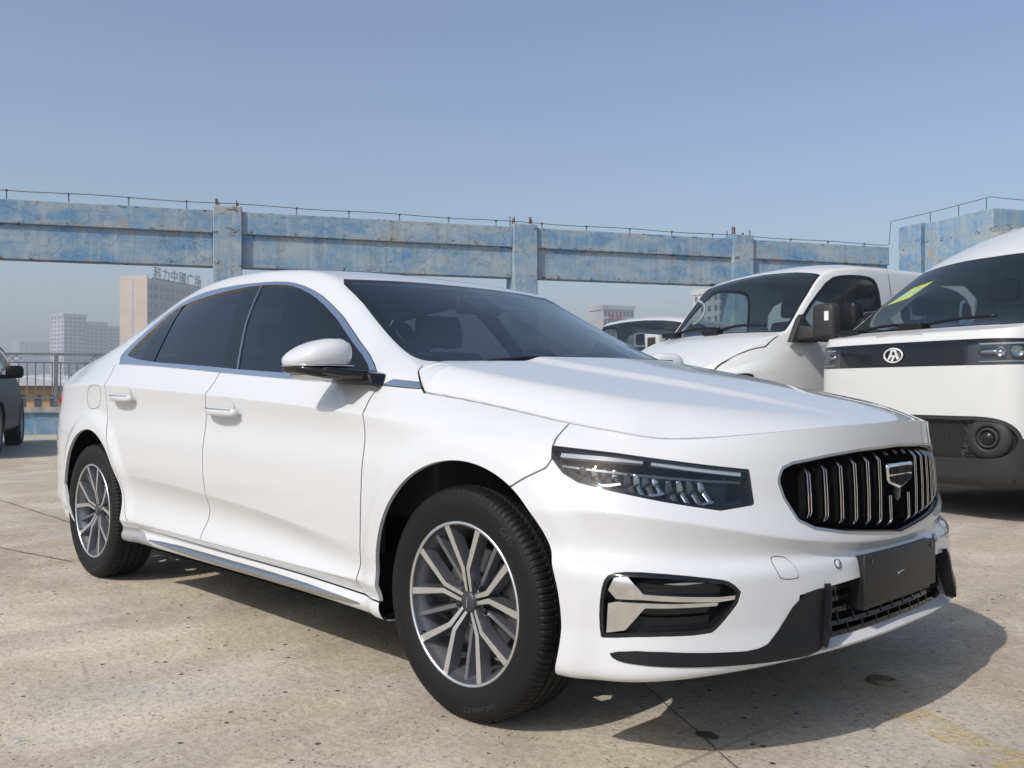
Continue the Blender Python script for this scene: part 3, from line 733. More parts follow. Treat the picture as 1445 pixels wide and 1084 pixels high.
# ---------------------------------------------------------------- sedan: panels cut from the surfaces
HEADLIGHT = [(1.242, .779), (1.233, .787), (1.033, .773), (.811, .754), (.593, .732), (.589, .686), (.585, .645), (.69, .634), (.866, .658), (1.034, .683), (1.126, .699), (1.175, .72), (1.216, .753)]
GRILLE = [(.51, .711), (.495, .738), (.46, .75), (.334, .766), (.212, .776), (0, .782), (-.212, .776), (-.334, .766), (-.46, .75), (-.495, .738), (-.51, .711), (-.511, .696), (-.497, .657), (-.458, .598), (-.403, .574), (-.287, .555), (0, .527), (.287, .555), (.403, .574), (.458, .598), (.497, .657), (.511, .696)]
FOG = [(1.031, .331), (1.034, .404), (1.025, .464), (1.008, .487), (.952, .495), (.834, .49), (.72, .476), (.687, .466), (.654, .434), (.728, .359), (.753, .346), (.913, .343), (1.02, .33)]
FOG_UP = [(1.011, .447), (.992, .485), (.965, .488), (.919, .442), (.725, .433), (.66, .434), (.674, .425), (.726, .421), (.92, .429), (.99, .427)]
FOG_LO = [(1.012, .414), (.99, .42), (.913, .421), (.726, .42), (.726, .412), (.916, .409), (.966, .353), (1.017, .342)]
LOWGRILLE = [(.479, .418), (.369, .427), (.234, .434), (0, .441), (-.234, .434), (-.369, .427), (-.479, .418), (-.487, .383), (-.415, .273), (-.25, .277), (0, .282), (.25, .277), (.415, .273), (.487, .383)]
BLADE = [(1.006, .300), (.913, .311), (.732, .303), (.634, .300), (.58, .315), (.479, .418), (.387, .429), (.373, .416), (.406, .306), (.430, .268), (.58, .268), (.765, .272), (.957, .277), (.995, .285)]
TOW = [(.549, .51), (.534, .515), (.49, .508), (.474, .464), (.483, .459), (.53, .461), (.546, .47)]
DF = [(-.463, .956), (-.482, .92), (-.459, .86), (-.448, .777), (-.452, .599), (-.477, .406), (-.505, .315), (-.481, .281), (-.47, .255)]
DD = [(-1.515, 1.03), (-1.522, .995), (-1.537, .904), (-1.552, .709), (-1.542, .528), (-1.547, .432), (-1.595, .34), (-1.54, .296), (-1.53, .26)]
DQ = [(-2.62, 1.08), (-2.588, .962), (-2.57, .804), (-2.499, .685), (-2.401, .536), (-2.342, .392), (-2.319, .34), (-2.246, .304), (-2.1, .25)]
SILL = [(-2.40, .305), (-2.257, .303), (-1.547, .29), (-.487, .28), (-.34, .276)]
STRIP = [(-2.20, .262), (-1.9, .270), (-1.53, .268), (-.903, .265), (-.509, .255), (-.48, .247), (-.7, .238), (-.95, .236), (-1.369, .241), (-1.9, .249)]
BSEAM = [(1.45, .605), (1.331, .671), (1.273, .706), (1.213, .739), (1.236, .80), (1.232, .825), (1.226, .90)]
DLO_O = [(-2.627, 1.119), (-2.57, 1.19), (-2.419, 1.332), (-2.186, 1.381), (-1.884, 1.393), (-1.616, 1.388), (-1.419, 1.378), (-1.279, 1.356), (-1.112, 1.307), (-.962, 1.235), (-.757, 1.123), (-.585, 1.033), (-.5, .975), (-.47, .93), (-.47, .85), (-2.55, .85), (-2.55, 1.055), (-2.62, 1.085)]
DLO_I = [(-2.546, 1.109), (-2.503, 1.172), (-2.395, 1.298), (-2.254, 1.337), (-1.969, 1.362), (-1.718, 1.373), (-1.553, 1.370), (-1.388, 1.360), (-1.279, 1.342), (-1.128, 1.295), (-.996, 1.234), (-.793, 1.122), (-.606, 1.028), (-.53, .972), (-.779, .979), (-.995, .992), (-1.4, 1.012), (-1.514, 1.02), (-1.812, 1.037), (-2.186, 1.056), (-2.453, 1.082), (-2.526, 1.095)]
FTRIM = [(-.464, .946), (-.428, .968), (-.298, .957), (-.263, .934), (-.35, .938)]
WS = [(-1.03, 0), (-1.035, -.1), (-1.052, -.308), (-1.07, -.5), (-1.084, -.586), (-.898, -.607), (-.80, -.633), (-.697, -.660), (-.60, -.682), (-.527, -.700), (-.455, -.712), (-.41, -.70), (-.39, -.66), (-.2, -.3), (-.2, 0)]
WS = WS+[(a, -b) for a, b in WS[::-1][1:-1]]
RWIN = [(-2.46, 0), (-2.48, -.35), (-2.52, -.50), (-2.75, -.525), (-3.1, -.545), (-3.28, -.54), (-3.34, -.45), (-3.37, 0)]
RWIN = RWIN+[(a, -b) for a, b in RWIN[::-1][1:-1]]

PA, AA = patch_a(620, 185)
MA = grid_tm(PA, AA)
if MA.N[310*185+130, 1] > 0: MA = grid_tm(PA, AA, flip=True)
PT = patch_t(PA, 330, 130); MT = grid_tm(PT)
if MT.N[len(MT.N)//2, 2] < 0: MT = grid_tm(PT, flip=True)
# blend normals across the C-pillar/quarter joint so that it reads as one surface
_nv = PA.shape[1]; _top = PA[:, -1]; _na = MA.N.reshape(PA.shape); _ntp = MT.N.reshape(PT.shape)
_nt0 = np.stack([np.interp(_top[:, 0], PT[:, 0, 0], _ntp[:, 4, k]) for k in range(3)], 1)
_av = _na[:, -4]+_nt0; _av /= np.linalg.norm(_av, axis=1, keepdims=True)
for j in range(22):
    w = ((22-j)/22)**1.5*((_top[:, 0] < -2.3) & (_top[:, 0] > -3.6) & (np.arange(len(_top)) > 90))[:, None]
    _na[:, _nv-1-j] = _na[:, _nv-1-j]*(1-w)+_av*w
_av2 = np.stack([np.interp(PT[:, 0, 0], _top[100:500, 0], _av[100:500, k]) for k in range(3)], 1)
for j in range(18):
    w = ((18-j)/18)**1.5*((PT[:, 0, 0] < -2.3) & (PT[:, 0, 0] > -3.6))[:, None]
    _ntp[:, j] = _ntp[:, j]*(1-w)+_av2*w
MA.N = (_na/np.linalg.norm(_na, axis=2, keepdims=True)).reshape(-1, 3); MT.N = (_ntp/np.linalg.norm(_ntp, axis=2, keepdims=True)).reshape(-1, 3)

def apos(s, z, d=0.0):
    """point on the front/side surface at arc length s from the front centre (sign = side, + is near), height z, moved out by d"""
    sg = np.sign(s) if s != 0 else 1.0; S = AA[:, 0, 0]
    u = np.interp(-abs(s), -S, np.arange(len(S))); i = min(int(u), len(S)-2); f = u-i
    col = PA[i]*(1-f)+PA[i+1]*f; nn = _na[i]*(1-f)+_na[i+1]*f
    k0 = int(np.argmin(col[:60, 2])); zz = np.maximum.accumulate(col[k0:, 2])
    v = np.interp(z, zz, np.arange(len(zz)))+k0; j = min(int(v), len(col)-2); g = v-j
    P = col[j]*(1-g)+col[j+1]*g; n = nn[j]*(1-g)+nn[j+1]*g; n = n/np.linalg.norm(n)
    if f == 0 or abs(s) < .02: n = n*[1, abs(s)/.02, 1]; n /= np.linalg.norm(n)
    q = P+n*d
    return np.array([q[0], q[1]*sg, q[2]]), np.array([n[0], n[1]*sg, n[2]])

X, Z, S = MA.V[:, 0], MA.V[:, 2], MA.A[:, 0]
xz = np.stack([X, Z], 1); sz = np.stack([S, Z], 1)
G = .0028
side = S > 1.05
def arch(cx, r=.392, sq=1.0): return lambda V: np.hypot(V[:, 0]-cx, (V[:, 2]-.345)*sq)-r
AF, AR = arch(.015), arch(-2.765)
af = np.where(S > .6, AF(MA.V), 1); ar = np.where(X < -2, AR(MA.V), 1)
fDF, fDD, fDQ, fSI = sd_line(xz, rnd(DF, 2, False)), sd_line(xz, rnd(DD, 2, False)), sd_line(xz, rnd(DQ, 2, False)), sd_line(xz, SILL)
# DF runs downwards: its left is +x (forward)
seam = sd_line(sz, rnd(BSEAM, 1, False))
seam = np.where(seam*np.sign(np.where(S > 1.35, 1, -1)) > 0, np.abs(seam), -np.abs(seam)) if False else seam
if np.median(seam[S < .5]) < 0: seam = -seam          # positive on the bumper
front = S < 2.3
seam = np.where(S > 1.5, -.5, seam)                    # the seam line only matters ahead of the wheel
fSI_up = fSI if np.median(fSI[Z > .6]) > 0 else -fSI
rseam = sd_line(xz, [(-3.12, .40), (-3.25, .60), (-3.40, .72), (-3.62, .80), (-3.68, .95), (-3.68, 1.2)])
if np.median(rseam[X > -2]) > 0: rseam = -rseam       # positive at the rear
rseam = np.where(X < -3.55, np.maximum(rseam, -(S-4.75)*0+rseam), rseam)

SEDAN = empty('sedan', (-1.4, 0, 0), 0, 'gleaming white four-door sedan with vertical-bar grille standing alone in the foreground', 'car')
def sub(o, p=None):
    """parent at the sedan's origin while keeping mesh coordinates in world space"""
    o.parent = p or SEDAN
    if p is None: o.location = (1.4, 0, 0)
    return o
def part(name, pieces, mats, p=None): return sub(mk(name, pieces, mats), p)
def two(name, M_, depth=.014, mats='paint', skip=None, off=0):
    """a panel on both flanks"""
    r = []
    for q in (M_, mirror_y(M_)):
        q = offset(q, off) if off else q
        r.append(part(name, [(q, 0), (flange(q, depth, skip=skip), 0)], [mats]))
    return r
def cuts(M_, *fs):
    """clip by several fields one after another (sharp corners, thin bands)"""
    q = TM(M_.V, M_.N, M_.F, np.stack(fs, 1))
    for k in range(len(fs)): q = clip(q, q.A[:, k])
    return TM(q.V, q.N, q.F)
def cuts2(M_, fs): return cuts(M_, *fs)
def mn(*f):
    r = f[0]
    for q in f[1:]: r = np.minimum(r, q)
    return r

low = Z > -1
fender = cuts2(MA, (fDF-G, np.where(front, -seam, -1)-G, af, fSI_up-G))
FENDERS = two('front_fender', fender)
DOORF = two('front_door', cuts2(MA, (-fDF-G, fDD-G, fSI_up-G)))
DOORR = two('rear_door', cuts2(MA, (-fDD-G, fDQ-G, fSI_up-G, ar)))
two('quarter_panel', cuts2(MA, (-fDQ-G, ar, -rseam-G)))
two('sill_panel', cuts(MA, -fSI_up-G, af, ar, np.minimum(X+2.6, -X+.05), .34-Z), .014, skip=lambda V: (AF(V) < .006) | (AR(V) < .006))
inH = sd_poly(sz, HEADLIGHT); inG = sd_poly(sz, GRILLE); inF = sd_poly(sz, rnd(FOG, 1)); inL = sd_poly(sz, LOWGRILLE); inT = sd_poly(sz, rnd(TOW, 1)); inB = sd_poly(sz, rnd(BLADE, 1))
# flared lips round the fog recess and the grille
def lipped(Mh):
    q = Mh.copy()
    return q
bump = cuts2(MA, (np.where(front, seam, -1)-G, np.where(S > .6, af, 1), -inH-.001, -inG, -inF, -inL+.0))
bump_full = join(bump, mirror_y(bump))
onmid = lambda V: np.abs(V[:, 1]) < 1e-5
part('front_bumper', [(bump_full, 0), (flange(bump_full, .045, skip=onmid), 0)], ['paint'])
rb = clip(MA, rseam-G); rbf = join(rb, mirror_y(rb))
part('rear_bumper', [(rbf, 0), (flange(rbf, .014, skip=onmid), 0)], ['paint'])

# roof, pillars, glass
TX, TY, TZ = MT.V[:, 0], MT.V[:, 1], MT.V[:, 2]; txz = np.stack([TX, TZ], 1); txy = np.stack([TX, TY], 1)
dO = sd_poly(txz, rnd(DLO_O, 1)); dI = sd_poly(txz, rnd(DLO_I, 1)); wS = sd_poly(txy, rnd(WS, 1)); rW = sd_poly(txy, rnd(RWIN, 1))
hood_poly, hood_edge = hood_outline(PA, PT); hP = sd_poly(txy, hood_poly[:, :2])
ftr = sd_poly(txz, FTRIM)
deck = -3.42-TX
shell = cuts2(MT, (-dO-.001, -wS-.001, -rW-.001, -hP-G, -ftr, -deck-G))
shell = join(shell, mirror_y(shell))
part('roof_and_pillars', [(shell, 0), (flange(shell, .02, skip=onmid), 0)], ['paint'])
dk = clip(MT, mn(deck-G, -dO)); dk = join(dk, mirror_y(dk)); part('trunk_lid', [(dk, 0), (flange(dk, .014, skip=onmid), 0)], ['paint'])
ws = clip(MT, wS-.028); ws = join(ws, mirror_y(ws)); part('windshield', [(ws, 0)], ['wind'])
wb = cuts(MT, wS-.001, .032-wS); wb = join(wb, mirror_y(wb)); part('windshield_seal', [(wb, 0)], ['gloss_black'])
rw = clip(MT, rW-.02); rw = join(rw, mirror_y(rw)); part('rear_window', [(rw, 0)], ['tint'])
rwb = cuts(MT, rW-.001, .022-rW); rwb = join(rwb, mirror_y(rwb)); part('rear_window_seal', [(rwb, 0)], ['gloss_black'])
two('window_trim', cuts(MT, dO-.001, -dI), .012, 'chrome', off=.003)
bp0 = sd_line(txz, [(-1.49, .98), (-1.515, 1.021), (-1.718, 1.37), (-1.74, 1.42)]); bp1 = sd_line(txz, [(-1.375, .98), (-1.395, 1.012), (-1.50, 1.20), (-1.575, 1.37), (-1.59, 1.42)])
if np.median(bp0[TX < -2.2]) > 0: bp0 = -bp0
if np.median(bp1[TX < -2.2]) > 0: bp1 = -bp1          # positive towards the front
q0 = sd_line(txz, [(-2.33, 1.0), (-2.351, 1.069), (-2.40, 1.25), (-2.42, 1.35)]); q1 = sd_line(txz, [(-2.17, 1.0), (-2.186, 1.054), (-2.23, 1.2), (-2.30, 1.345), (-2.32, 1.4)])
if np.median(q0[TX < -2.6]) > 0: q0 = -q0
if np.median(q1[TX < -2.6]) > 0: q1 = -q1
mt = sd_line(txz, [(-.80, .9), (-.735, 1.12)]); mt = mt if np.median(mt[TX > -.5]) > 0 else -mt
gl = offset(MT, -.006)
for nm, f in (('quarter_window', mn(dI, -q0)), ('rear_door_window', mn(dI, q1, -bp0)), ('front_door_window', mn(dI, bp1, -mt))):
    for q in (clip(gl, f), mirror_y(clip(gl, f))): part(nm, [(q, 0)], ['tint'])
two('pillar_trim', clip(offset(MT, -.003), mn(dI, q0-.001, -q1-.001)), .006, 'gloss_black')
two('pillar_trim', clip(offset(MT, -.003), mn(dI, bp0-.001, -bp1-.004)), .006, 'gloss_black')
two('pillar_edge_strip', cuts(offset(MT, -.001), dI, bp1+.004, .005-bp1), .006, 'satin')
two('mirror_sail', clip(offset(MT, -.002), mn(dI, mt-.001)), .006, 'gloss_black')
two('fender_trim', clip(MT, mn(ftr-.002, -hP-G)), .008, 'chrome', off=.004)
# hood
gx, gy = np.meshgrid(np.linspace(-.39, .885, 190), np.linspace(-.84, .84, 251), indexing='ij')
gz = hood_z(gx.ravel(), gy.ravel(), hood_poly[:, :2], hood_edge).reshape(gx.shape)
MH = grid_tm(np.stack([gx, gy, gz], 2))
if MH.N[500, 2] < 0: MH = grid_tm(np.stack([gx, gy, gz], 2), flip=True)
hd = clip(MH, sd_poly(MH.V[:, :2], hood_poly[:, :2])-G)
part('hood', [(hd, 0), (flange(hd, .02), 0)], ['paint'])

# inner dark shell behind the panel gaps, arch liners, underbody
inner = clip(offset(MA, -.016), mn(AR(MA.V)-.004, AF(MA.V)-.004, S-1.25, np.where(Z > .21, 1, -1)))
inner = join(inner, mirror_y(inner)); part('inner_body', [(inner, 0)], ['void'])
for cx in (.015, -2.765):
    for sg in (-1, 1):
        a = np.linspace(-.35, pi+.35, 40); prof = [(.402, -.90), (.41, -.80), (.41, -.50), (.02, -.50)]
        V, F = revolve(prof, 40, -.40, pi+.40); V = V+[cx, 0, .345]; V[:, 1] *= -sg*-1 if sg < 0 else -1
        part('wheel_arch_liner', [((V, F, 'smooth'), 0)], ['void'])
part('underbody', [(box(-3.6, -3.2, -.75, .75, .24, .55), 0), (box(-2.33, -.40, -.845, .845, .236, .34), 0), (box(-2.31, -.42, -.80, .80, .19, .30), 0), (prism([(.44, -.86), (.58, -.80), (.68, -.70), (.76, -.55), (.81, -.35), (.83, 0), (.81, .35), (.76, .55), (.68, .70), (.58, .80), (.44, .86)], .268, .285, 'z'), 0), (box(-3.2, .62, -.48, .48, .235, .5), 0)], ['void'])
# ---------------------------------------------------------------- sedan: lamps, grille, wheels, cabin
def inside(field, d=0, depth=0, mats='black', name='panel', both=True, base=MA, mid=False):
    q = clip(base, field); q = offset(q, d)
    r = []
    if mid:
        q = join(q, mirror_y(q)); return [part(name, [(q, 0)]+([(flange(q, depth, skip=onmid), 0)] if depth else []), [mats])]
    for w in (q, mirror_y(q)) if both else (q,):
        r.append(part(name, [(w, 0)]+([(flange(w, depth), 0)] if depth else []), [mats]))
    return r
def apath(pts, d, n=5):
    """polyline in (s,z) -> 3-D points on the surface moved out by d (scalar or list)"""
    P = cat(pts, n, False) if n > 1 else np.asarray(pts, float)
    dd = np.interp(np.linspace(0, 1, len(P)), np.linspace(0, 1, len(np.atleast_1d(d))), np.atleast_1d(d))
    r = [apos(s, z, q) for (s, z), q in zip(P, dd)]
    return np.array([a for a, b in r]), np.array([b for a, b in r])
RECT = lambda w, h: np.array([(-w/2, -h/2), (w/2, -h/2), (w/2, h/2), (-w/2, h/2)])
def strip_on(pts, d, w, h, n=5, sg=1):
    P, N = apath([(s*sg, z) for s, z in pts], d, n); V, F = sweep(P, RECT(w, h), up=N); return V, F

# --- headlamps
HLR = np.array(HEADLIGHT)
for sg in (1, -1):
    lamp_back = offset(clip(MA, inH+.004), -.075); lens = offset(clip(MA, inH), -.002); rim_ = offset(cuts(MA, inH, .008-inH), -.004)
    if sg < 0: lamp_back, lens, rim_ = mirror_y(lamp_back), mirror_y(lens), mirror_y(rim_)
    HL = part('headlight', [(lamp_back, 0), (flange(lens, .09), 0)], ['gloss_black'])
    mk('bezel', [(rim_, 0), (flange(rim_, .02), 0)], ['gloss_black'], HL)
    mk('lens', [(lens, 0)], ['clear'], HL)
    # upper light guide: two long bars with a dark step under them
    for a, b, za, zb in ((1.20, .93, .767, .756), (.90, .615, .752, .722)):
        pts = [(a+(b-a)*t, za+(zb-za)*t) for t in np.linspace(0, 1, 6)]
        mk('light_bar', [(strip_on(pts, -.014, .012, .014, 3, sg), 0)], ['drl'], HL)
    pts = [(1.20+(.61-1.20)*t, .744+(.700-.744)*t) for t in np.linspace(0, 1, 9)]
    mk('shelf', [(strip_on(pts, -.045, .006, .05, 3, sg), 0)], ['lampgrey'], HL)
    # three reflector cups, each a row of bright curved facets
    for s0, s1, z0, z1 in ((1.13, 1.00, .700, .742), (.985, .855, .678, .728), (.84, .70, .655, .710)):
        for k in range(4):
            a = s0+(s1-s0)*k/4; b = a+(s1-s0)*.22
            P, N = apath([(q*sg, w) for q, w in ((a, z1), (a+(b-a)*.25, z1*.6+z0*.4), ((a+b)/2, (z0+z1)/2), (b, z0))], [-.016-.004*k, -.030, -.036, -.022], 5)
            wv = np.interp(np.linspace(0, 1, len(P)), [0, .35, 1], [.7, 1.25, .8])
            V, F = sweep(P, np.array([(-.010, 0), (0, -.004), (.010, 0), (.006, .003), (-.006, .003)]), up=N, scale=wv); mk('reflector', [((V, F, 'smooth'), 0)], ['led' if k % 2 else 'lampgrey'], HL)
        P, N = apath([(q*sg, w) for q, w in ((s0, z0+.004), ((s0+s1)/2, z0-.004), (s1, z0+.002))], -.016, 4); V, F = sweep(P, RECT(.006, .006), up=N); mk('reflector_rim', [((V, F), 0)], ['satin'], HL)
    pts = [(1.215, .757), (1.17, .728), (1.12, .708), (1.03, .692), (.866, .667), (.70, .644), (.605, .653)]
    mk('lower_lip', [(strip_on(pts, -.03, .02, .010, 3, sg), 0)], ['gloss_black'], HL)

# --- grille
GR = part('grille', [(offset(join(clip(MA, inG+.01), mirror_y(clip(MA, inG+.01))), -.075), 0)], ['void'])
gp = np.array(GRILLE)
fr = cuts(MA, inG, .007-inG); fr = offset(join(fr, mirror_y(fr)), .001)
mk('frame', [(fr, 0), (flange(fr, .03, skip=onmid), 0)], ['satin'], GR)
fr2 = cuts(MA, inG-.007, .011-inG); fr2 = offset(join(fr2, mirror_y(fr2)), -.012)
mk('inner_frame', [(fr2, 0), (flange(fr2, .05, skip=onmid), 0)], ['gloss_black'], GR)
def g_range(s):
    P = np.asarray(gp); zs = []
    for a, b in zip(P, np.roll(P, -1, 0)):
        if (a[0]-s)*(b[0]-s) <= 0 and a[0] != b[0]: zs.append(a[1]+(b[1]-a[1])*(s-a[0])/(b[0]-a[0]))
    return min(zs), max(zs)
for k in range(-7, 8):
    s = k*.059; z0, z1 = g_range(s); z0 += .010; z1 -= .009
    spans = [(z0, z1)]
    if abs(k) <= 1: spans = [(z1-.022, z1), (z0, .640)] if k else [(z1-.022, z1)]
    for (a, b) in spans:
        h = b-a; full = h > .1
        if full: zz = [a, a+.020, a+.030, a+h*.5, b-.030, b-.020, b]; dd = [-.044, -.012, -.004, -.002, -.004, -.012, -.042]
        elif b > .7: zz = [a, a+h*.5, b]; dd = [-.010, -.020, -.042]
        else: zz = [a, a+.020, a+.030, b]; dd = [-.044, -.012, -.004, -.004]
        P = []; N = []
        for z_, d_ in zip(zz, dd):
            q, n = apos(s, z_, d_); P.append(q); N.append(n*[1, .35, 0])
        P = np.array(P); N = np.array([N[len(N)//2]]*len(P)); N /= np.linalg.norm(N, axis=1, keepdims=True)
        S_ = np.cross(np.gradient(P, axis=0), N); S_ /= np.linalg.norm(S_, axis=1, keepdims=True)
        body = sweep(P-N*.012, RECT(.013, .026), up=N)
        c1 = sweep(P+S_*.0058+N*.002, RECT(.0034, .007), up=N); c2 = sweep(P-S_*.0058+N*.002, RECT(.0034, .007), up=N)
        mk('grille_bar', [(body, 0), (c1, 1), (c2, 1)], ['gloss_black', 'chrome'], GR)
# emblem: shield of six dark stones in a bright frame
ec, en = apos(0, .694, -.008); EM = (1.0, 0, 0)
shield = np.array([(-.082, .028), (-.076, .035), (.076, .035), (.082, .028), (.076, -.012), (.068, -.020), (0, -.038), (-.068, -.020), (-.076, -.012)])
def yz_prism(poly, x0, x1, cz=ec[2], cy=0): return prism([(cy+a, cz+b) for a, b in poly], x0, x1, 'x')
EB = mk('emblem', [(bevelled(*yz_prism(shield, ec[0]-.006, ec[0]+.012), .004, 2), 0)], ['chrome'], GR)
inn = shield*[.86, .76]+[0, -.0015]
def clip_poly(poly, a, b, c):
    out = []
    for p_, q_ in zip(poly, np.roll(poly, -1, 0)):
        dp, dq = a*p_[0]+b*p_[1]-c, a*q_[0]+b*q_[1]-c
        if dp >= 0: out.append(p_)
        if dp*dq < 0: out.append(p_+(q_-p_)*dp/(dp-dq))
    return np.array(out)
stones = []
for lo, hi in ((-1, -.0305), (-.0255, .0255), (.0305, 1)):
    for up_ in (1, -1):
        pl = clip_poly(clip_poly(inn, 1, 0, lo), -1, 0, -hi); pl = clip_poly(pl, 0, up_, .0045 if up_ > 0 else .0005)
        if len(pl) > 2: stones.append((yz_prism(pl, ec[0]+.010, ec[0]+.0155), 0))
mk('emblem_stones', stones, [mat('emblem_black', (.004, .004, .006), .5, spec=.15)], GR)
mk('camera_pod', [(bevelled(*yz_prism([(-.020, -.037), (.020, -.037), (.016, -.066), (0, -.076), (-.016, -.066)], ec[0]-.02, ec[0]+.006), .004), 0)], ['gloss_black'], GR)

# --- fog recesses with chrome blades, lower intake, skirt blades
FOGR = np.array(FOG)
for sg in (1, -1):
    mm = (lambda q: q) if sg > 0 else mirror_y
    fb = offset(clip(MA, inF+.004), -.042); flr = mm(cuts(MA, inF, .010-inF))
    FG = part('fog_recess', [(mm(fb), 0), (flange(offset(flr, -.002), .045), 0), (offset(flr, -.002), 0)], ['gloss_black'])
    for pl, dd in ((FOG_UP, -.004), (FOG_LO, -.006)):
        q = offset(clip(MA, sd_poly(sz, pl)), dd); q = mm(q); mk('chrome_blade', [(q, 0), (flange(q, .03), 0)], ['chrome'], FG)
    for zf in (.352, .372):
        mk('slat', [(strip_on([(1.0, zf+.01), (.9, zf), (.74, zf+.004)], -.030, .02, .006, 3, sg), 0)], ['black'], FG)
    q = mm(offset(clip(MA, inB), .003)); part('skirt_blade', [(q, 0), (flange(q, .02), 0)], ['black'])
    # fin at the edge of the lower intake
    P, N = apath([(sg*.380, .436), (sg*.384, .40), (sg*.392, .36), (sg*.402, .32), (sg*.418, .285)], [.0, .003, .005, .004, .0], 4)
    V, F = sweep(P, RECT(.008, .03), up=N); part('intake_fin', [((V, F), 0)], ['black'])
    tw = mm(clip(MA, inT-.0012)); part('tow_cover', [(offset(tw, .0012), 0), (flange(offset(tw, .0012), .004), 0)], ['paint'])
    rg = mm(cuts(MA, inT+.0008, .0010-inT)); part('cover_gap', [(offset(rg, .0004), 0)], ['void'])
    for s_, z_ in ((.317, .479),):
        c, n = apos(sg*s_, z_, .001); R = Vector(n).to_track_quat('Y', 'Z').to_matrix().to_4x4(); R.translation = Vector(c)
        part('parking_sensor', [(tf((*revolve([(.0128, -.002), (.0128, .001), (.0118, .0013), (.0116, -.002)], 24), 'smooth'), R), 1), (tf((*revolve([(.0115, -.002), (.0115, .0008), (0.0001, .0014)], 24), 'smooth'), R), 0)], ['paint', 'void'])
LG = part('lower_intake', [(offset(join(clip(MA, inL+.01), mirror_y(clip(MA, inL+.01))), -.06), 0)], ['void'])
for z_ in (.300, .328, .356, .384, .412):
    lim = .40+.08*(z_-.28)/.13
    mk('intake_bar', [(strip_on([(s, z_+.004*(1-abs(s)/lim)) for s in np.linspace(-lim, lim, 15)], -.034, .012, .0045, 1), 0)], ['gloss_black'], LG)
for s in np.arange(-.42, .43, .072):
    for i_, (za, zb) in enumerate(((.276, .300), (.300, .328), (.328, .356), (.356, .384), (.384, .412))):
        s2 = s+(.036 if i_ % 2 else 0)
        if abs(s2) > .40+.08*(zb-.28)/.13-.02: continue
        mk('intake_bar', [(strip_on([(s2, za), (s2, zb)], -.036, .0045, .012, 1), 0)], ['gloss_black'], LG)
# number-plate carrier
px0, pz0, pz1 = .862, .357, .493
PLT = part('plate_carrier', [(bevelled(*prism([(-.229, pz0), (.229, pz0), (.229, pz1), (-.229, pz1)], px0-.008, px0+.004, 'x'), .004), 0), (prism([(-.215, pz0-.012), (-.12, pz0-.012), (.12, pz0-.012), (.215, pz0-.012), (.222, pz1-.004), (-.222, pz1-.004)], px0-.06, px0-.008, 'x'), 0)], ['plate'])
for y_ in (-.195, .195):
    mk('screw', [((*[tf((*revolve([(.007, 0), (.007, .003), (.0001, .004)], 12),), Matrix.Translation((px0+.003, y_, pz1-.018)) @ Matrix.Rotation(-pi/2, 4, 'Z'))][0][:2],), 0)], ['gloss_black'], PLT)
mk('scratch', [(prism([(-.03, .418), (-.012, .424), (.008, .425), (.012, .4262), (-.01, .4262), (-.026, .4225), (-.03, .427)], px0+.004, px0+.0046, 'x'), 0)], [mat('scratch_white', (.5, .5, .5), .6)], PLT)

# --- doors: handles, fuel flap, sill strip
def side_at(x, z, d=0):
    """point on the near flank at side-view (x,z)"""
    i = np.where((S > 1.2))[0]; k = i[np.argmin((X[i]-x)**2+(Z[i]-z)**2)]; return MA.V[k]+MA.N[k]*d, MA.N[k]
for (dlist, hx0, hx1, hz) in ((DOORF, -1.50, -1.25, .852), (DOORR, -2.47, -2.22, .898)):
    for sg, dobj in zip((1, -1), dlist):
        t = np.linspace(0, 1, 13); pts = []
        for q in t:
            c, n = side_at(hx0+(hx1-hx0)*q, hz+.012*(q-.5)*0, 0); out = .036*np.sin(pi*min(max(q*.86+.07, 0), 1))**.5
            pts.append((hx0+(hx1-hx0)*q, (c[1]-out)*sg, hz-.006*q))
        sc = np.array([.55, .85, 1, 1, 1, 1, 1, 1, 1, 1, 1, .9, .6]); pr = np.array([(-.011, -.010), (-.006, -.016), (.006, -.016), (.012, -.008), (.012, .008), (.006, .015), (-.006, .015), (-.011, .010)])
        V, F = sweep(pts, pr, scale=sc); H = mk('door_handle', [((V, F, 'smooth'), 0)], ['paint'], dobj)
        P2 = np.array(pts)+[0, -.0105*sg, .0105]; V, F = sweep(P2[1:-1], RECT(.006, .004)); mk('handle_strip', [((V, F), 0)], ['chrome'], dobj)
        # shallow dish behind the grip
        c, n = side_at((hx0+hx1)/2, hz+.012, 0); a = np.arange(28)*2*pi/28
        rr = [np.array([[(hx0+hx1)/2+.078*f*cos(w), 0, hz+.016+.036*f*sin(w)] for w in a]) for f in (1, .7, .35)]
        Vd = []
        for f, ring in zip((.0015, -.0 , -.0), rr):
            for q in ring: cc, _ = side_at(q[0], q[2], 0); Vd.append((q[0], (cc[1]-f-.0006)*sg, q[2]))
        Fd = [tuple(range(2*28, 3*28))]+[(k*28+j, k*28+(j+1) % 28, (k+1)*28+(j+1) % 28, (k+1)*28+j) for k in (0, 1) for j in range(28)]
        mk('handle_cup', [((np.array(Vd), Fd, 'smooth'), 0)], [M['paint']], dobj)
fp = rnd([(-2.85, .905), (-2.80, .955), (-2.66, .955), (-2.645, .93), (-2.66, .845), (-2.80, .835), (-2.84, .86)], 2)
fF = sd_poly(xz, fp); q = cuts(MA, fF+.0015, .0015-fF, -1.9-X); part('fuel_flap_gap', [(offset(mirror_y(q) if False else q, .0006), 0)], [mat('paint_gap', (.12, .12, .12), .6)])
two('sill_strip', clip(MA, mn(sd_poly(xz, rnd(STRIP, 1)), 2.6+X)), .012, 'satin', off=.003)
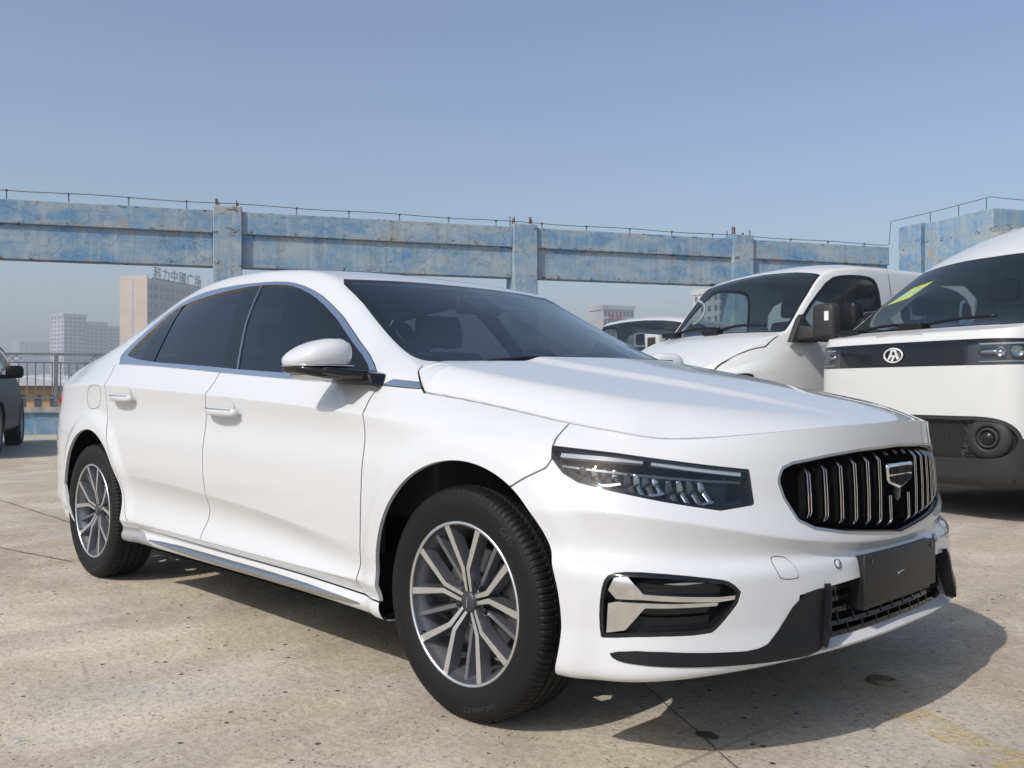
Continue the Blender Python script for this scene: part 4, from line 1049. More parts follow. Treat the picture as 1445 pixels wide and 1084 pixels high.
# pieces that hide in the gap between windscreen and hood
part('cowl', [(box(-.42, -.12, -.70, .70, .93, .99), 0)], ['void'])
for y0, y1 in ((-.55, .0), (.0, .5)):
    pth = [(-.27, y0, 1.025), (-.30, (y0+y1)/2, 1.045), (-.30, y1, 1.045)]
    part('wiper', [(tube(cat(pth, 6, False), .009, 6), 0)], ['black'])

# --- door mirrors
def blob(sections, n=24, e=2.6):
    """superellipse sections: (centre, half-width vec axis a, half-height vec axis b)"""
    V, F = [], []
    a = np.arange(n)*2*pi/n
    for c, u, v in sections:
        cu = np.sign(np.cos(a))*np.abs(np.cos(a))**(2/e); sv = np.sign(np.sin(a))*np.abs(np.sin(a))**(2/e)
        V.append(np.asarray(c)+cu[:, None]*np.asarray(u)+sv[:, None]*np.asarray(v))
    m = len(sections)
    for k in range(m-1):
        for j in range(n): F.append((k*n+j, k*n+(j+1) % n, (k+1)*n+(j+1) % n, (k+1)*n+j))
    F.append(tuple(range(n))[::-1]); F.append(tuple(range((m-1)*n, m*n)))
    return np.vstack(V), F, 'smooth'
for sg in (1, -1):
    f = lambda x, y, z: (x, -y*sg, z)
    MR = part('door_mirror', [(bevelled(*prism([(-.70, .955), (-.455, .945), (-.475, .985), (-.55, 1.0), (-.69, .992)], -.80*sg, -.875*sg, 'y'), .008), 0),
                              (bevelled(np.array([f(-.69, .86, .957), f(-.49, .86, .965), f(-.49, .86, .995), f(-.69, .86, .99), f(-.66, 1.0, .985), f(-.53, 1.0, .985), f(-.53, 1.0, 1.005), f(-.66, 1.0, 1.005)]), [(0, 1, 2, 3), (4, 7, 6, 5), (0, 4, 5, 1), (1, 5, 6, 2), (2, 6, 7, 3), (3, 7, 4, 0)], .006), 0)], ['gloss_black'])
    # housing: sections across the car from inner end to outer tip
    secs = []
    for y, xc, zc, hx, hz in ((.888, -.612, 1.050, .055, .030), (.896, -.614, 1.051, .076, .044), (.912, -.618, 1.052, .086, .050), (.95, -.624, 1.050, .088, .050), (.985, -.632, 1.046, .086, .045), (1.015, -.642, 1.040, .079, .037), (1.038, -.652, 1.033, .067, .027), (1.052, -.660, 1.028, .051, .017), (1.058, -.665, 1.026, .03, .008)):
        secs.append((f(xc, y, zc), (hx, 0, 0), (0, 0, hz)))
    mk('mirror_cap', [(blob(secs), 0)], ['paint'], MR)
    secs = []
    for y, xc, zc, hx, hz in ((.884, -.612, .992, .06, .014), (.90, -.615, .991, .078, .021), (.95, -.624, .990, .085, .024), (.99, -.634, .991, .082, .022), (1.02, -.645, .995, .074, .018), (1.045, -.656, 1.0, .058, .013), (1.054, -.664, 1.003, .04, .008)):
        secs.append((f(xc, y, zc), (hx, 0, 0), (0, 0, hz)))
    mk('mirror_foot', [(blob(secs, 24, 3.2), 0)], ['gloss_black'], MR)
    secs = []
    for y, xc, hx in ((.89, -.613, .078), (.95, -.624, .0905), (.99, -.633, .087), (1.02, -.644, .077), (1.045, -.656, .060), (1.059, -.665, .035)):
        secs.append((f(xc, y, 1.0105+.02*max(0, y-.99)), (hx, 0, 0), (0, 0, .003)))
    mk('mirror_strip', [(blob(secs, 24, 3), 0)], ['chrome'], MR)
    secs = []
    for y, xc, zc, hx, hz in ((.93, -.624, .972, .04, .006), (.96, -.627, .968, .07, .010), (1.0, -.640, .972, .07, .010), (1.03, -.65, .98, .05, .006)):
        secs.append((f(xc, y, zc), (hx, 0, 0), (0, 0, hz)))
    mk('mirror_belly', [(blob(secs, 24, 2.4), 0)], ['paint'], MR)
    MRG = MR
    mk('mirror_glass', [(prism([(-1.035*sg, 1.02), (-.90*sg, 1.012), (-.90*sg, 1.085), (-1.01*sg, 1.065)], -.706, -.702, 'x'), 0)], ['chrome'], MR)

for ch in [q for q in bpy.data.objects if q.parent == MRG]:          # the far mirror is folded back against the door
    hinge = Vector((-.62, .90, 0)); ch.matrix_local = Matrix.Translation(hinge) @ Matrix.Rotation(radians(62), 4, 'Z') @ Matrix.Translation(-hinge)
# --- wheels
def tyre_mesh():
    NA = 440
    # (axial, radius, groove depth flag) ; axial 0 = wheel centre plane, outer side negative y
    sidew = [(-.088, .2275), (-.096, .233), (-.1005, .245), (-.105, .262), (-.1065, .280), (-.1045, .298), (-.100, .311), (-.0965, .3165)]
    tread = [(-.092, .3215), (-.085, .3255), (-.076, .3282), (-.066, .3295), (-.0575, .3303), (-.055, .3305), (-.0535, .3225), (-.0475, .3225), (-.046, .3308), (-.030, .331), (-.0225, .331), (-.021, .323), (-.0145, .323), (-.013, .331), (0, .331)]
    half = sidew+tread
    prof = half+[(-a, r) for a, r in half[::-1][1:]]
    pr = np.array(prof); m = len(pr)
    ang = np.arange(NA)*2*pi/NA
    R = np.tile(pr[:, 1], (NA, 1)); Y = np.tile(pr[:, 0], (NA, 1))
    lat = (np.arange(NA) % 4 == 0)
    for j in range(m):
        a = abs(pr[j, 0])
        if .056 < a < .0975 and pr[j, 1] > .316: R[lat, j] -= .0035
        elif a < .0215 or (.0225 < a < .047 and pr[j, 1] > .329): R[(np.arange(NA)+2*(j % 2)) % 8 == 0, j] -= .0035
    V = np.stack([R*np.cos(ang)[:, None], Y, R*np.sin(ang)[:, None]], 2).reshape(-1, 3)
    i = np.arange(NA*m).reshape(NA, m); F = []
    for k in range(NA):
        p_, q_ = i[k], i[(k+1) % NA]
        for j in range(m-1): F.append((int(p_[j]), int(q_[j]), int(q_[j+1]), int(p_[j+1])))
    return V, F
def text_pieces(txt, size, r, a_mid, y, h=.0012):
    """raised lettering bent round the sidewall"""
    cu = bpy.data.curves.new('t', 'FONT'); cu.body = txt; cu.size = size; cu.align_x = 'CENTER'; cu.extrude = h
    o = bpy.data.objects.new('t', cu); COL.objects.link(o); dg = bpy.context.evaluated_depsgraph_get(); me = o.evaluated_get(dg).to_mesh()
    V = np.array([v.co[:] for v in me.vertices]); F = [tuple(p.vertices) for p in me.polygons]
    o.evaluated_get(dg).to_mesh_clear(); bpy.data.objects.remove(o); bpy.data.curves.remove(cu)
    a = a_mid-V[:, 0]/r; rr = r-size*.35+V[:, 1]
    return np.stack([rr*np.cos(a), y-V[:, 2], rr*np.sin(a)], 1), F
def spoke(a0, r0, a1, r1, w0, w1, y0, y1, depth, a2=None):
    """tapered bar from polar (a0,r0) to (a1,r1); returns machined face + dark sides"""
    pts = [(r0, a0), (r1, a1)] if a2 is None else [(r0, a0), a2, (r1, a1)]
    P = np.array([(r*cos(a), r*sin(a)) for r, a in pts]); n = len(P)
    T = np.gradient(P, axis=0); T /= np.linalg.norm(T, axis=1, keepdims=True); Nn = np.stack([-T[:, 1], T[:, 0]], 1)
    w = np.interp(np.linspace(0, 1, n), [0, 1], [w0, w1]); y = np.interp(np.linspace(0, 1, n), [0, 1], [y0, y1])
    L = P+Nn*w[:, None]/2; Rr = P-Nn*w[:, None]/2; L2 = P+Nn*(w[:, None]/2+.006); R2 = P-Nn*(w[:, None]/2+.006)
    V = []
    for k in range(n): V += [(L[k, 0], y[k], L[k, 1]), (Rr[k, 0], y[k], Rr[k, 1]), (R2[k, 0], y[k]+depth, R2[k, 1]), (L2[k, 0], y[k]+depth, L2[k, 1])]
    face, dark = [], []
    for k in range(n-1):
        b = 4*k; face.append((b, b+1, b+5, b+4)); dark += [(b+1, b+2, b+6, b+5), (b+3, b, b+4, b+7), (b+2, b+3, b+7, b+6)]
    return np.array(V), face, dark
M['cap_grey'] = mat('cap_grey', (.06, .062, .068), .4, .5); M['tyre_letters'] = mat('tyre_letters', (.03, .03, .03), .6)
TY_V, TY_F = tyre_mesh()
def build_wheel(cx, sg, steer=0):
    """wheel as a part of the sedan; sg=1 near side"""
    W_ = part('wheel', [((*revolve([(.216, .095), (.205, .075), (.198, .03), (.200, -.03), (.212, -.07), (.2235, -.088), (.2225, -.092), (.229, -.094)], 64), 'smooth'), 0), ((*revolve([(.2235, -.0905), (.2215, -.0945), (.2270, -.0975), (.2315, -.0965), (.2325, -.0915), (.228, -.089)], 72), 'smooth'), 1),
                           ((*revolve([(.216, .095), (.22, .1), (.225, .09)], 48), 'smooth'), 0)], ['alloy_barrel', 'alloy'])
    mk('tyre', [((TY_V, TY_F), 0)], ['rubber'], W_)
    L1, L2 = text_pieces('GITI', .030, .288, radians(48), -.1055), text_pieces('GitiComfort F22', .020, .290, radians(-72), -.1055)
    mk('tyre_lettering', [(L1, 0), (L2, 0)], ['tyre_letters'], W_)
    for k in range(5):
        a = radians(90+72*k)
        for s_ in (1, -1):
            V, f1, f2 = spoke(a+s_*.30, .030, a+s_*radians(17.3), .2225, .0095, .020, -.066, -.0925, .034, (.098, a+s_*radians(6.2)))
            mk('spoke', [((V, f1), 0), ((V, f2), 1)], ['alloy', 'alloy_dark'], W_)
        b = radians(126+72*k)
        V, f1, f2 = spoke(b, .05, b, .2215, .011, .013, -.050, -.079, .022)
        mk('spoke', [((V, f1), 0), ((V, f2), 0)], ['alloy_dark'], W_)
        c = (.055*cos(b), -.048, .055*sin(b))
        mk('wheel_bolt', [(((np.array(revolve([(.0001, -.012), (.009, -.012), (.0105, -.009), (.0105, .01)], 10)[0])+c), revolve([(1, 1), (1, 1), (1, 1), (1, 1)], 10)[1], 'smooth'), 0), ((np.array(revolve([(.017, -.004), (.014, -.003), (.0138, .01)], 16)[0])+c, revolve([(1, 1), (1, 1), (1, 1)], 16)[1], 'smooth'), 1)], ['gloss_black', 'alloy_dark'], W_)
    mk('hub_cap', [((*revolve([(.0001, -.073), (.026, -.072), (.030, -.068), (.031, -.05), (.075, -.036), (.078, 0)], 40), 'smooth'), 0)], [M['cap_grey']], W_)
    mk('cap_mark', [(box(-.0012, .0012, -.0745, -.072, -.015, .015), 0)], ['alloy'], W_)
    mk('brake_disc', [((*revolve([(.07, -.012), (.148, -.012), (.148, .012), (.07, .012)], 48),), 0), ((*revolve([(.0001, -.03), (.072, -.03), (.075, -.012)], 32), 'smooth'), 0)], ['iron'], W_)
    Vc, Fc = revolve([(.10, -.035), (.158, -.035), (.158, .03), (.10, .03)], 10, radians(8), radians(62)); mk('brake_caliper', [((Vc, Fc), 0)], ['iron'], W_)
    mk('valve', [(tube([(.205*cos(2.62+pi*.35), -.085, .205*sin(2.62+pi*.35)), (.196*cos(2.62+pi*.35), -.1, .196*sin(2.62+pi*.35))], .003, 6), 0)], ['black'], W_)
    W_.location = (cx+1.4, -.80*sg, .331); W_.rotation_euler = (0, 0, steer if sg > 0 else steer+pi)
    return W_
build_wheel(0, 1, .0106); build_wheel(-2.8, 1)
build_wheel(0, -1, .0106); build_wheel(-2.8, -1)

# --- cabin
def seat(x, y, name='seat', w=.25):
    back = bevelled(*prism([(x-.10, .50), (x+.04, .50), (x-.10, 1.12), (x-.20, 1.12)], y-w, y+w, 'y'), .05, 3)
    cush = bbox_(x-.05, x+.46, y-w, y+w, .40, .55, .05, 3); head = bevelled(*prism([(x-.23, 1.14), (x-.13, 1.14), (x-.15, 1.30), (x-.23, 1.30)], y-.13, y+.13, 'y'), .03, 3)
    o = part(name, [(back, 0), (cush, 0)], ['seat']); mk('headrest', [(head, 0)], ['seat'], o)
    mk('headrest_post', [(tube([(x-.18, y-.05, 1.08), (x-.18, y-.05, 1.16)], .006, 6), 0), (tube([(x-.18, y+.05, 1.08), (x-.18, y+.05, 1.16)], .006, 6), 0)], ['chrome'], o)
seat(-1.45, -.37); seat(-1.45, .37); seat(-2.35, 0, 'rear_seat', .62)
part('dashboard', [(bevelled(*prism([(-.95, .50), (-.80, .90), (-.70, .965), (-.45, .985), (-.35, .97), (-.35, .5)], -.70, .70, 'y'), .02), 0)], ['seat'])
_a = np.linspace(0, 2*pi, 25)[:-1]; part('steering_wheel', [(tube([(-.98+.06*sin(q), .37+.185*cos(q), .93+.175*sin(q)) for q in _a], .015, 8, closed=True), 0), (bbox_(-.98, -.90, .30, .44, .88, .98, .02), 0)], ['black'])
part('rear_view_mirror', [(bbox_(-.93, -.90, -.13, .11, 1.245, 1.315, .012), 0)], ['black'])
part('sensor_housing', [(bevelled(*prism([(-1.02, 1.355), (-.80, 1.262), (-.80, 1.252), (-1.02, 1.31)], -.10, .09, 'y'), .01), 0)], ['black'])
part('cabin_floor', [(box(-3.2, -.4, -.72, .72, .33, .40), 0), (box(-3.25, -2.85, -.66, .66, .40, 1.06), 0)], ['void'])
part('headliner', [(box(-2.55, -1.25, -.53, .53, 1.38, 1.385), 0)], ['trim_grey'])
for sg in (1, -1): part('door_card', [(box(-2.5, -.5, -.815*sg, -.79*sg, .4, .94), 0)], ['seat'])
# tail lamps
tl = sd_poly(np.stack([S, Z], 1), [(4.93, .86), (4.93, .88), (5.0, .91), (5.25, .91), (5.25, .85), (5.0, .84)])
two('tail_lamp', clip(MA, tl), .02, 'red_lens', off=.004)
# ---------------------------------------------------------------- other vehicles: same panel kernel, own tables (local frame: x forward, y left)
class Body:
    def __init__(s, SX, RZ, RD, TY, TKZ, TTZ, nu=240, nv=70, nx=220, ntv=80, bul=.02, e=2.4, x0=None, x1=None, lips=()):
        C = np.array(SX, float); n = len(C); full = np.vstack([C, C[-2:0:-1]*[1, -1]])
        T = np.roll(full, -1, 0)-np.roll(full, 1, 0); T /= np.linalg.norm(T, axis=1, keepdims=True); nr = np.stack([-T[:, 1], T[:, 0]], 1)
        if nr[n//2, 1] < 0: nr = -nr
        idx = np.array(list(range(n))+list(range(n-2, 0, -1)), float); net = np.zeros((len(full), len(RZ), 3))
        for j in range(len(RZ)):
            q = full-nr*tab(RD[j], idx)[:, None]; net[:, j, :2] = q; net[:, j, 2] = tab(RZ[j], idx)
        Bu = bbasis(len(full), np.linspace(0, (n-1)/len(full), nu), True)
        P = np.einsum('ui,ijk,vj->uvk', Bu, net, bbasis(len(RZ), np.linspace(0, 1, nv))); P[0, :, 1] = 0; P[-1, :, 1] = 0
        for cx, cz, r0 in lips:
            r = np.hypot(P[..., 0]-cx, P[..., 2]-cz); m = np.clip((r0+.10-r)/.08, 0, 1); P[..., 1] += .02*m*m*(3-2*m)*np.clip((P[..., 1]-.5)/.3, 0, 1)
        ref = Bu@full; S = np.concatenate([[0], np.cumsum(np.linalg.norm(np.diff(ref, axis=0), axis=1))]); S = S[-1]-S
        A = np.zeros((nu, nv, 1)); A[..., 0] = S[:, None]
        s.P = P; s.MA = grid_tm(P, A); k = (nu*2//3)*nv+nv//2
        if s.MA.N[k, 1] < 0: s.MA = grid_tm(P, A, flip=True)
        e_ = P[:, -1]; m = np.arange(nu) > nu*.06; e_ = e_[m]; k0 = int(np.argmin(e_[:, 0])); e_ = e_[k0:]
        xs = np.linspace(e_[0, 0]+.005 if x0 is None else x0, e_[-1, 0]-.004 if x1 is None else x1, nx)
        o = np.argsort(e_[:, 0]); yb = np.interp(xs, e_[o, 0], e_[o, 1]); zb = np.interp(xs, e_[o, 0], e_[o, 2])
        yk = np.minimum(tab(TY, xs), yb*.985); zk = np.maximum(tab(TKZ, xs), zb+.004); zt = np.maximum(tab(TTZ, xs), zk+.002)
        Bp = np.stack([yb, zb], 1); K = np.stack([yk, zk], 1); L = K-Bp; nn = np.stack([L[:, 1], -L[:, 0]], 1); nn /= np.maximum(np.linalg.norm(nn, axis=1, keepdims=True), 1e-9)
        b_ = bul*np.clip(np.linalg.norm(L, axis=1)/.4, 0, 1)[:, None]; cr = lambda f: np.stack([yk*f, zt-(zt-zk)*f**e], 1)
        ct = np.stack([Bp, Bp+.33*L+nn*b_, Bp+.66*L+nn*b_, Bp+.92*L+nn*b_*.4, K, cr(.94), cr(.75), cr(.5), cr(.25), np.stack([yk*0, zt], 1)], 1)
        Sx = np.einsum('vj,xjk->xvk', bbasis(ct.shape[1], np.linspace(0, 1, ntv)), ct); PT = np.zeros((nx, ntv, 3)); PT[..., 0] = xs[:, None]; PT[..., 1:] = Sx
        s.MT = grid_tm(PT)
        if s.MT.N[(nx//2)*ntv+ntv-3, 2] < 0: s.MT = grid_tm(PT, flip=True)
        s.xz = s.MA.V[:, [0, 2]]; s.sz = np.stack([s.MA.A[:, 0], s.MA.V[:, 2]], 1); s.txz = s.MT.V[:, [0, 2]]; s.txy = s.MT.V[:, :2]
    def pos(s, ss, z, d=0):
        """point on the ring surface at arc length ss (+ left) and height z"""
        k = np.argmin((s.MA.A[:, 0]-abs(ss))**2+(s.MA.V[:, 2]-z)**2); q = s.MA.V[k]+s.MA.N[k]*d; sg = 1 if ss >= 0 else -1
        return np.array([q[0], q[1]*sg, q[2]]), s.MA.N[k]*[1, sg, 1]

def cuts(M_, *fs):
    """clip by several fields one after another (sharp corners, thin bands)"""
    q = TM(M_.V, M_.N, M_.F, np.stack(fs, 1))
    for k in range(len(fs)): q = clip(q, q.A[:, k])
    return TM(q.V, q.N, q.F)
def sym(q): return join(q, mirror_y(q))
def vpanel(name, q, mats, parent, depth=.015, off=0, both='sym'):
    mid = lambda V: np.abs(V[:, 1]) < 1e-5
    if off: q = offset(q, off)
    if both == 'sym':
        q = sym(q); return [mk(name, [(q, 0)]+([(flange(q, depth, skip=mid), 0)] if depth else []), [mats], parent)]
    return [mk(name, [(w, 0)]+([(flange(w, depth), 0)] if depth else []), [mats], parent) for w in (q, mirror_y(q))]

def simple_wheel(parent, x, y, r, w, rim_mat='alloy_dark', hub=.6, nsp=7):
    """steel/alloy road wheel; outer face away from the body centre"""
    sg = 1 if y > 0 else -1
    W_ = mk('wheel', [((*revolve([(r*.62, -w*.42), (r*.66, -w*.5), (r*.72, -w*.53), (r*.85, -w*.56), (r*.94, -w*.5), (r*.985, -w*.42), (r, -w*.30), (r, -w*.12), (r*.975, -w*.11), (r*.975, -w*.06), (r, -w*.05), (r, w*.05), (r*.975, w*.06), (r*.975, w*.11), (r, w*.12), (r, w*.3), (r*.97, w*.45), (r*.6, w*.5)], 48), 'smooth'), 0)], ['rubber'], parent)
    mk('rim', [((*revolve([(r*.66, -w*.5), (r*.62, -w*.48), (r*.58, -w*.2), (r*.2, -w*.24), (r*.16, -w*.36), (.0001, -w*.36)], 40), 'smooth'), 0)], [rim_mat], W_)
    for k in range(nsp):
        a = 2*pi*k/nsp; V, f1, f2 = spoke(a, r*.12, a, r*.61, r*.14, r*.13, -w*.36, -w*.44, w*.2); mk('spoke', [((V, f1+f2), 0)], [rim_mat], W_)
    W_.location = (x, y, r); W_.rotation_euler = (0, 0, 0 if sg < 0 else pi)
    return W_

def van_seat(parent, x, y, z, w=.26, name='seat', cover='van_seat'):
    S_ = mk(name, [(bevelled(*prism([(x-.12, z), (x+.03, z), (x-.10, z+.62), (x-.22, z+.62)], y-w, y+w, 'y'), .05, 3), 0), (bbox_(x-.05, x+.45, y-w, y+w, z-.14, z+.04, .04, 3), 0)], [cover], parent)
    mk('headrest', [(bevelled(*prism([(x-.24, z+.66), (x-.13, z+.66), (x-.15, z+.86), (x-.24, z+.86)], y-.14, y+.14, 'y'), .05, 3), 0)], [cover], S_)

M['van_paint'] = mat('van_white_paint', (.60, .61, .60), .4, coat=.8, spec=.1)
M['van_glass'] = glass('van_windscreen', (.80, .88, .87), 1.75); M['van_side'] = glass('van_side_glass', (.55, .60, .60), 1.5)
M['grain'] = mat('grained_black', (.022, .022, .023), .6, bump=(90, .3, .004)); M['yellow'] = mat('sticker_yellow', (.80, .72, .06), .6); M['sticker_green'] = mat('sticker_green', (.55, .68, .40), .6)
M['white_mark'] = mat('white_mark', (.80, .80, .80), .35, .2); M['poly'] = glass('plastic_wrap', (.78, .80, .80), 1.4, .15, 1.6); M['cream_trim'] = mat('pale_trim', (.42, .43, .42), .7); M['van_seat'] = mat('grey_cloth', (.13, .13, .14), .85)
def m_mesh():
    n = NT('bumper_mesh'); v = n.voro(26, 'DISTANCE_TO_EDGE', n.map((1, 1, 1.7)), .25); h = n.rng(v, .02, .12)
    return n.out(n.mix(h, (.05, .05, .052), (.014, .014, .015)), .55, n.bump(n.math('SUBTRACT', 1., h), .9, .02))
M['pod_mesh'] = m_mesh()

# ---- large panel van with the black lamp band
VB = Body([(-5.5, 0), (-5.5, .8), (-5.3, .97), (-4, 1.0), (-2.5, 1.0), (-1.2, 1.0), (-.55, 1.0), (-.22, .985), (-.06, .87), (.0, .55), (.015, .25), (.02, 0)],
          [{0: .24}, {0: .25}, {0: .32}, {0: .50}, {0: .72}, {0: .90}, {0: 1.05}, {0: 1.20, 6: 1.18}, {0: 1.34, 6: 1.27}, {0: 1.45, 5: 1.42, 7: 1.345, 11: 1.335}],
          [{0: .20}, {0: .05}, {0: .02}, {0: .0}, {0: .0}, {0: 0, 11: .005}, {0: 0, 6: .005, 11: .012}, {0: 0, 11: .02}, {0: 0, 6: .01, 11: .03}, {0: .02, 6: .03, 9: .06, 11: .06}],
          {-5.5: .86, -2: .85, -1.5: .80, -1.1: .755, -.7: .81, -.3: .875, -.15: .88, 0: .8}, {-5.5: 2.28, -2.2: 2.30, -1.74: 2.2, -1.4: 2.08, -1.1: 1.945, -.7: 1.66, -.3: 1.385, -.15: 1.355, 0: 1.34},
          {-5.5: 2.38, -2.2: 2.42, -1.74: 2.33, -1.4: 2.19, -1.1: 2.03, -.7: 1.74, -.3: 1.425, -.15: 1.375, 0: 1.34}, lips=((-.95, .36, .40), (-4.2, .36, .40)))
_o = Vector((-1.1102, 4.4128, 0)); VAN = empty('cargo_van', _o, radians(250), 'big white van with black lamp band across its front and a yellow windscreen sticker', 'van', None)
a_, t_ = VB.MA, VB.MT; S_, Z_ = a_.A[:, 0], a_.V[:, 2]
arc1 = np.hypot(a_.V[:, 0]+.95, Z_-.36)-.42; arc2 = np.hypot(a_.V[:, 0]+4.2, Z_-.36)-.42; farb = np.where(S_ > 1.1, 1., 1.)
band = sd_poly(VB.sz, rnd([(-1.2, 1.10), (-1.2, 1.285), (0, 1.285), (1.02, 1.285), (1.12, 1.265), (1.17, 1.22), (1.17, 1.15), (1.14, 1.11), (1.06, 1.10), (0, 1.10)], 1))
pod = sd_poly(VB.sz, rnd([(-1, .42), (-1, .745), (.5, .745), (.80, .745), (.93, .70), (1.0, .62), (1.0, .54), (.93, .46), (.80, .42), (.4, .415)], 2))
skirt = np.where(S_ < .90, .46-Z_, np.minimum(.60, .46+(S_-.90)*1.4)-Z_); skirt = np.minimum(skirt, 2.0-S_)
vpanel('body_panel', cuts(a_, -band, -pod, -skirt, arc1, arc2), 'van_paint', VAN)
vpanel('lower_bumper', cuts(a_, skirt, -pod, arc1), 'grain', VAN, off=.003)
vpanel('lamp_band', cuts(a_, band-.002, np.where(S_ < .60, 1, -1)*np.abs(S_-.60)), 'gloss_black', VAN, .02, off=.002)
PD = vpanel('intake_pod', cuts(a_, pod-.0, .028-pod), 'grain', VAN, .05, off=-.004)[0]
mk('pod_mesh', [(sym(offset(cuts(a_, pod-.026), -.035)), 0)], ['pod_mesh'], PD)
for sg in (1, -1):
    lampf = np.minimum(band-.002, np.where(S_ > .60, 1, -1)*np.abs(S_-.60)); mm = (lambda q: q) if sg > 0 else mirror_y
    LM = mk('headlight', [(mm(offset(cuts(a_, lampf), -.05)), 0), (flange(mm(cuts(a_, lampf)), .05), 0)], ['lampgrey'], VAN)
    mk('lens', [(mm(cuts(a_, lampf)), 0)], ['clear'], LM)
    arcpts = [(.70, 1.255), (.90, 1.257), (1.03, 1.25), (1.09, 1.22), (1.105, 1.19), (1.09, 1.155), (1.03, 1.125), (.90, 1.122), (.70, 1.13)]
    P_ = np.array([VB.pos(sg*u, v, -.018)[0] for u, v in cat(arcpts[0:5], 4, False)]); mk('light_ring', [(tube(P_, .007, 6), 0)], ['drl'], LM)
    P_ = np.array([VB.pos(sg*u, v, -.018)[0] for u, v in cat(arcpts[4:], 4, False)]); mk('light_ring', [(tube(P_, .004, 6), 0)], ['drl'], LM)
    for (u, v, r) in ((.98, 1.19, .035), (.86, 1.19, .03)):
        c, n_ = VB.pos(sg*u, v, -.03); R = Vector(n_).to_track_quat('Y', 'Z').to_matrix().to_4x4(); R.translation = Vector(c)
        mk('projector', [(tf((*revolve([(r*1.15, -.01), (r*1.1, .012), (r, .012), (r*.9, 0), (.0001, .012)], 24), 'smooth'), R), 0)], ['led'], LM)
    P_ = np.array([VB.pos(sg*u, 1.19, -.03)[0] for u in np.linspace(.70, .84, 5)]); mk('reflector', [(tube(P_, .018, 8), 0)], ['led'], LM)
    c, n_ = VB.pos(sg*.77, .587, -.03); R = Vector(n_).to_track_quat('Y', 'Z').to_matrix().to_4x4(); R.translation = Vector(c)
    FL = mk('fog_lamp', [(tf((*revolve([(.15, -.012), (.14, .012), (.10, .02), (.082, .022), (.08, .0)], 36), 'smooth'), R), 0), (tf((*revolve([(.074, .0), (.07, .022), (.056, .026), (.05, .012)], 36), 'smooth'), R), 0)], ['grain'], PD)
    mk('fog_lens', [(tf((*revolve([(.05, .012), (.04, .03), (.0001, .036)], 24), 'smooth'), R), 0)], ['gloss_black'], PD)
# badge: ring with three leaning bars
c, n_ = VB.pos(0, 1.19, .006); bx0 = c[0]
aa = np.linspace(0, 2*pi, 33)[:-1]; ring = [(bx0+.008, .088*cos(q), 1.188+.052*sin(q)) for q in aa]
BD = mk('badge', [(tube(ring, .007, 6, closed=True, up=(1, 0, 0)), 0)], ['white_mark'], VAN)
for pl in ([(-.055, -.030), (-.035, -.030), (-.005, .030), (-.022, .030)], [(.055, -.030), (.035, -.030), (.012, .030), (.028, .030)], [(-.028, .030), (.032, .030), (.028, .042), (-.022, .042)], [(-.03, -.012), (.02, -.012), (.015, .002), (-.022, .002)], [(-.002, -.012), (.016, -.012), (-.004, -.042), (-.022, -.042)]):
    mk('badge_bar', [(prism([(y_, 1.188+z_) for y_, z_ in pl], bx0, bx0+.012, 'x'), 0)], ['white_mark'], BD)
wsV = [(-.20, 0), (-.22, .4), (-.27, .75), (-.31, .865), (-.7, .80), (-1.10, .745), (-1.07, .4), (-1.05, 0)]; wsV = wsV+[(u, -v) for u, v in wsV[::-1][1:-1]]
wf = sd_poly(VB.txy, wsV); sdw = sd_poly(VB.txz, rnd([(-.75, 1.46), (-1.25, 1.86), (-2.0, 1.90), (-2.0, 1.46)], 1))
vpanel('roof_and_pillars', cuts(t_, -wf-.001, -sdw), 'van_paint', VAN, .02)
vpanel('windscreen', cuts(t_, wf-.035), 'van_glass', VAN, 0); vpanel('windscreen_seal', cuts(t_, wf-.001, .037-wf), 'gloss_black', VAN, 0)
vpanel('door_window', cuts(t_, sdw), 'van_side', VAN, 0, off=-.004, both='two')
mk('dashboard', [(bevelled(*prism([(-1.0, .9), (-.85, 1.30), (-.45, 1.33), (-.25, 1.28), (-.25, .9)], -.85, .85, 'y'), .03), 0)], ['trim_grey'], VAN)
mk('floor', [(box(-5.3, -.15, -.9, .9, .30, .42), 0)], ['void'], VAN); mk('bulkhead', [(box(-2.25, -2.2, -.9, -.25, .42, 2.1), 0), (box(-2.25, -2.2, .35, .9, .42, 2.1), 0)], ['cream_trim'], VAN)
mk('rear_trim', [(box(-5.2, -2.25, .90, .93, 1.0, 2.1), 0), (box(-5.2, -2.25, -.93, -.90, 1.0, 1.4), 0)], ['cream_trim'], VAN)
van_seat(VAN, -1.65, .5, 1.05); van_seat(VAN, -1.65, -.5, 1.05); van_seat(VAN, -1.65, -.02, 1.05, .2)
mk('seat_cover', [(bevelled(*prism([(-1.90, 1.10), (-1.55, 1.10), (-1.70, 1.80), (-1.90, 1.80)], .22, .80, 'y'), .06, 2), 0)], ['poly'], VAN)
_a = np.linspace(0, 2*pi, 25)[:-1]; mk('steering_wheel', [(tube([(-1.08+.13*sin(q), .48+.2*cos(q), 1.34+.15*sin(q)) for q in _a], .016, 8, closed=True), 0)], ['black'], VAN)
for y0, y1, zz in ((-.70, -.15, 1.395), (-.05, .62, 1.41)):
    mk('wiper', [(tube(cat([(-.22, y0, zz), (-.30, (y0+y1)/2, zz+.045), (-.33, y1, zz+.05)], 6, False), .012, 6), 0), (bbox_(-.30, -.19, y0-.1, y0+.12, zz-.02, zz+.03, .01), 0)], ['black'], VAN)
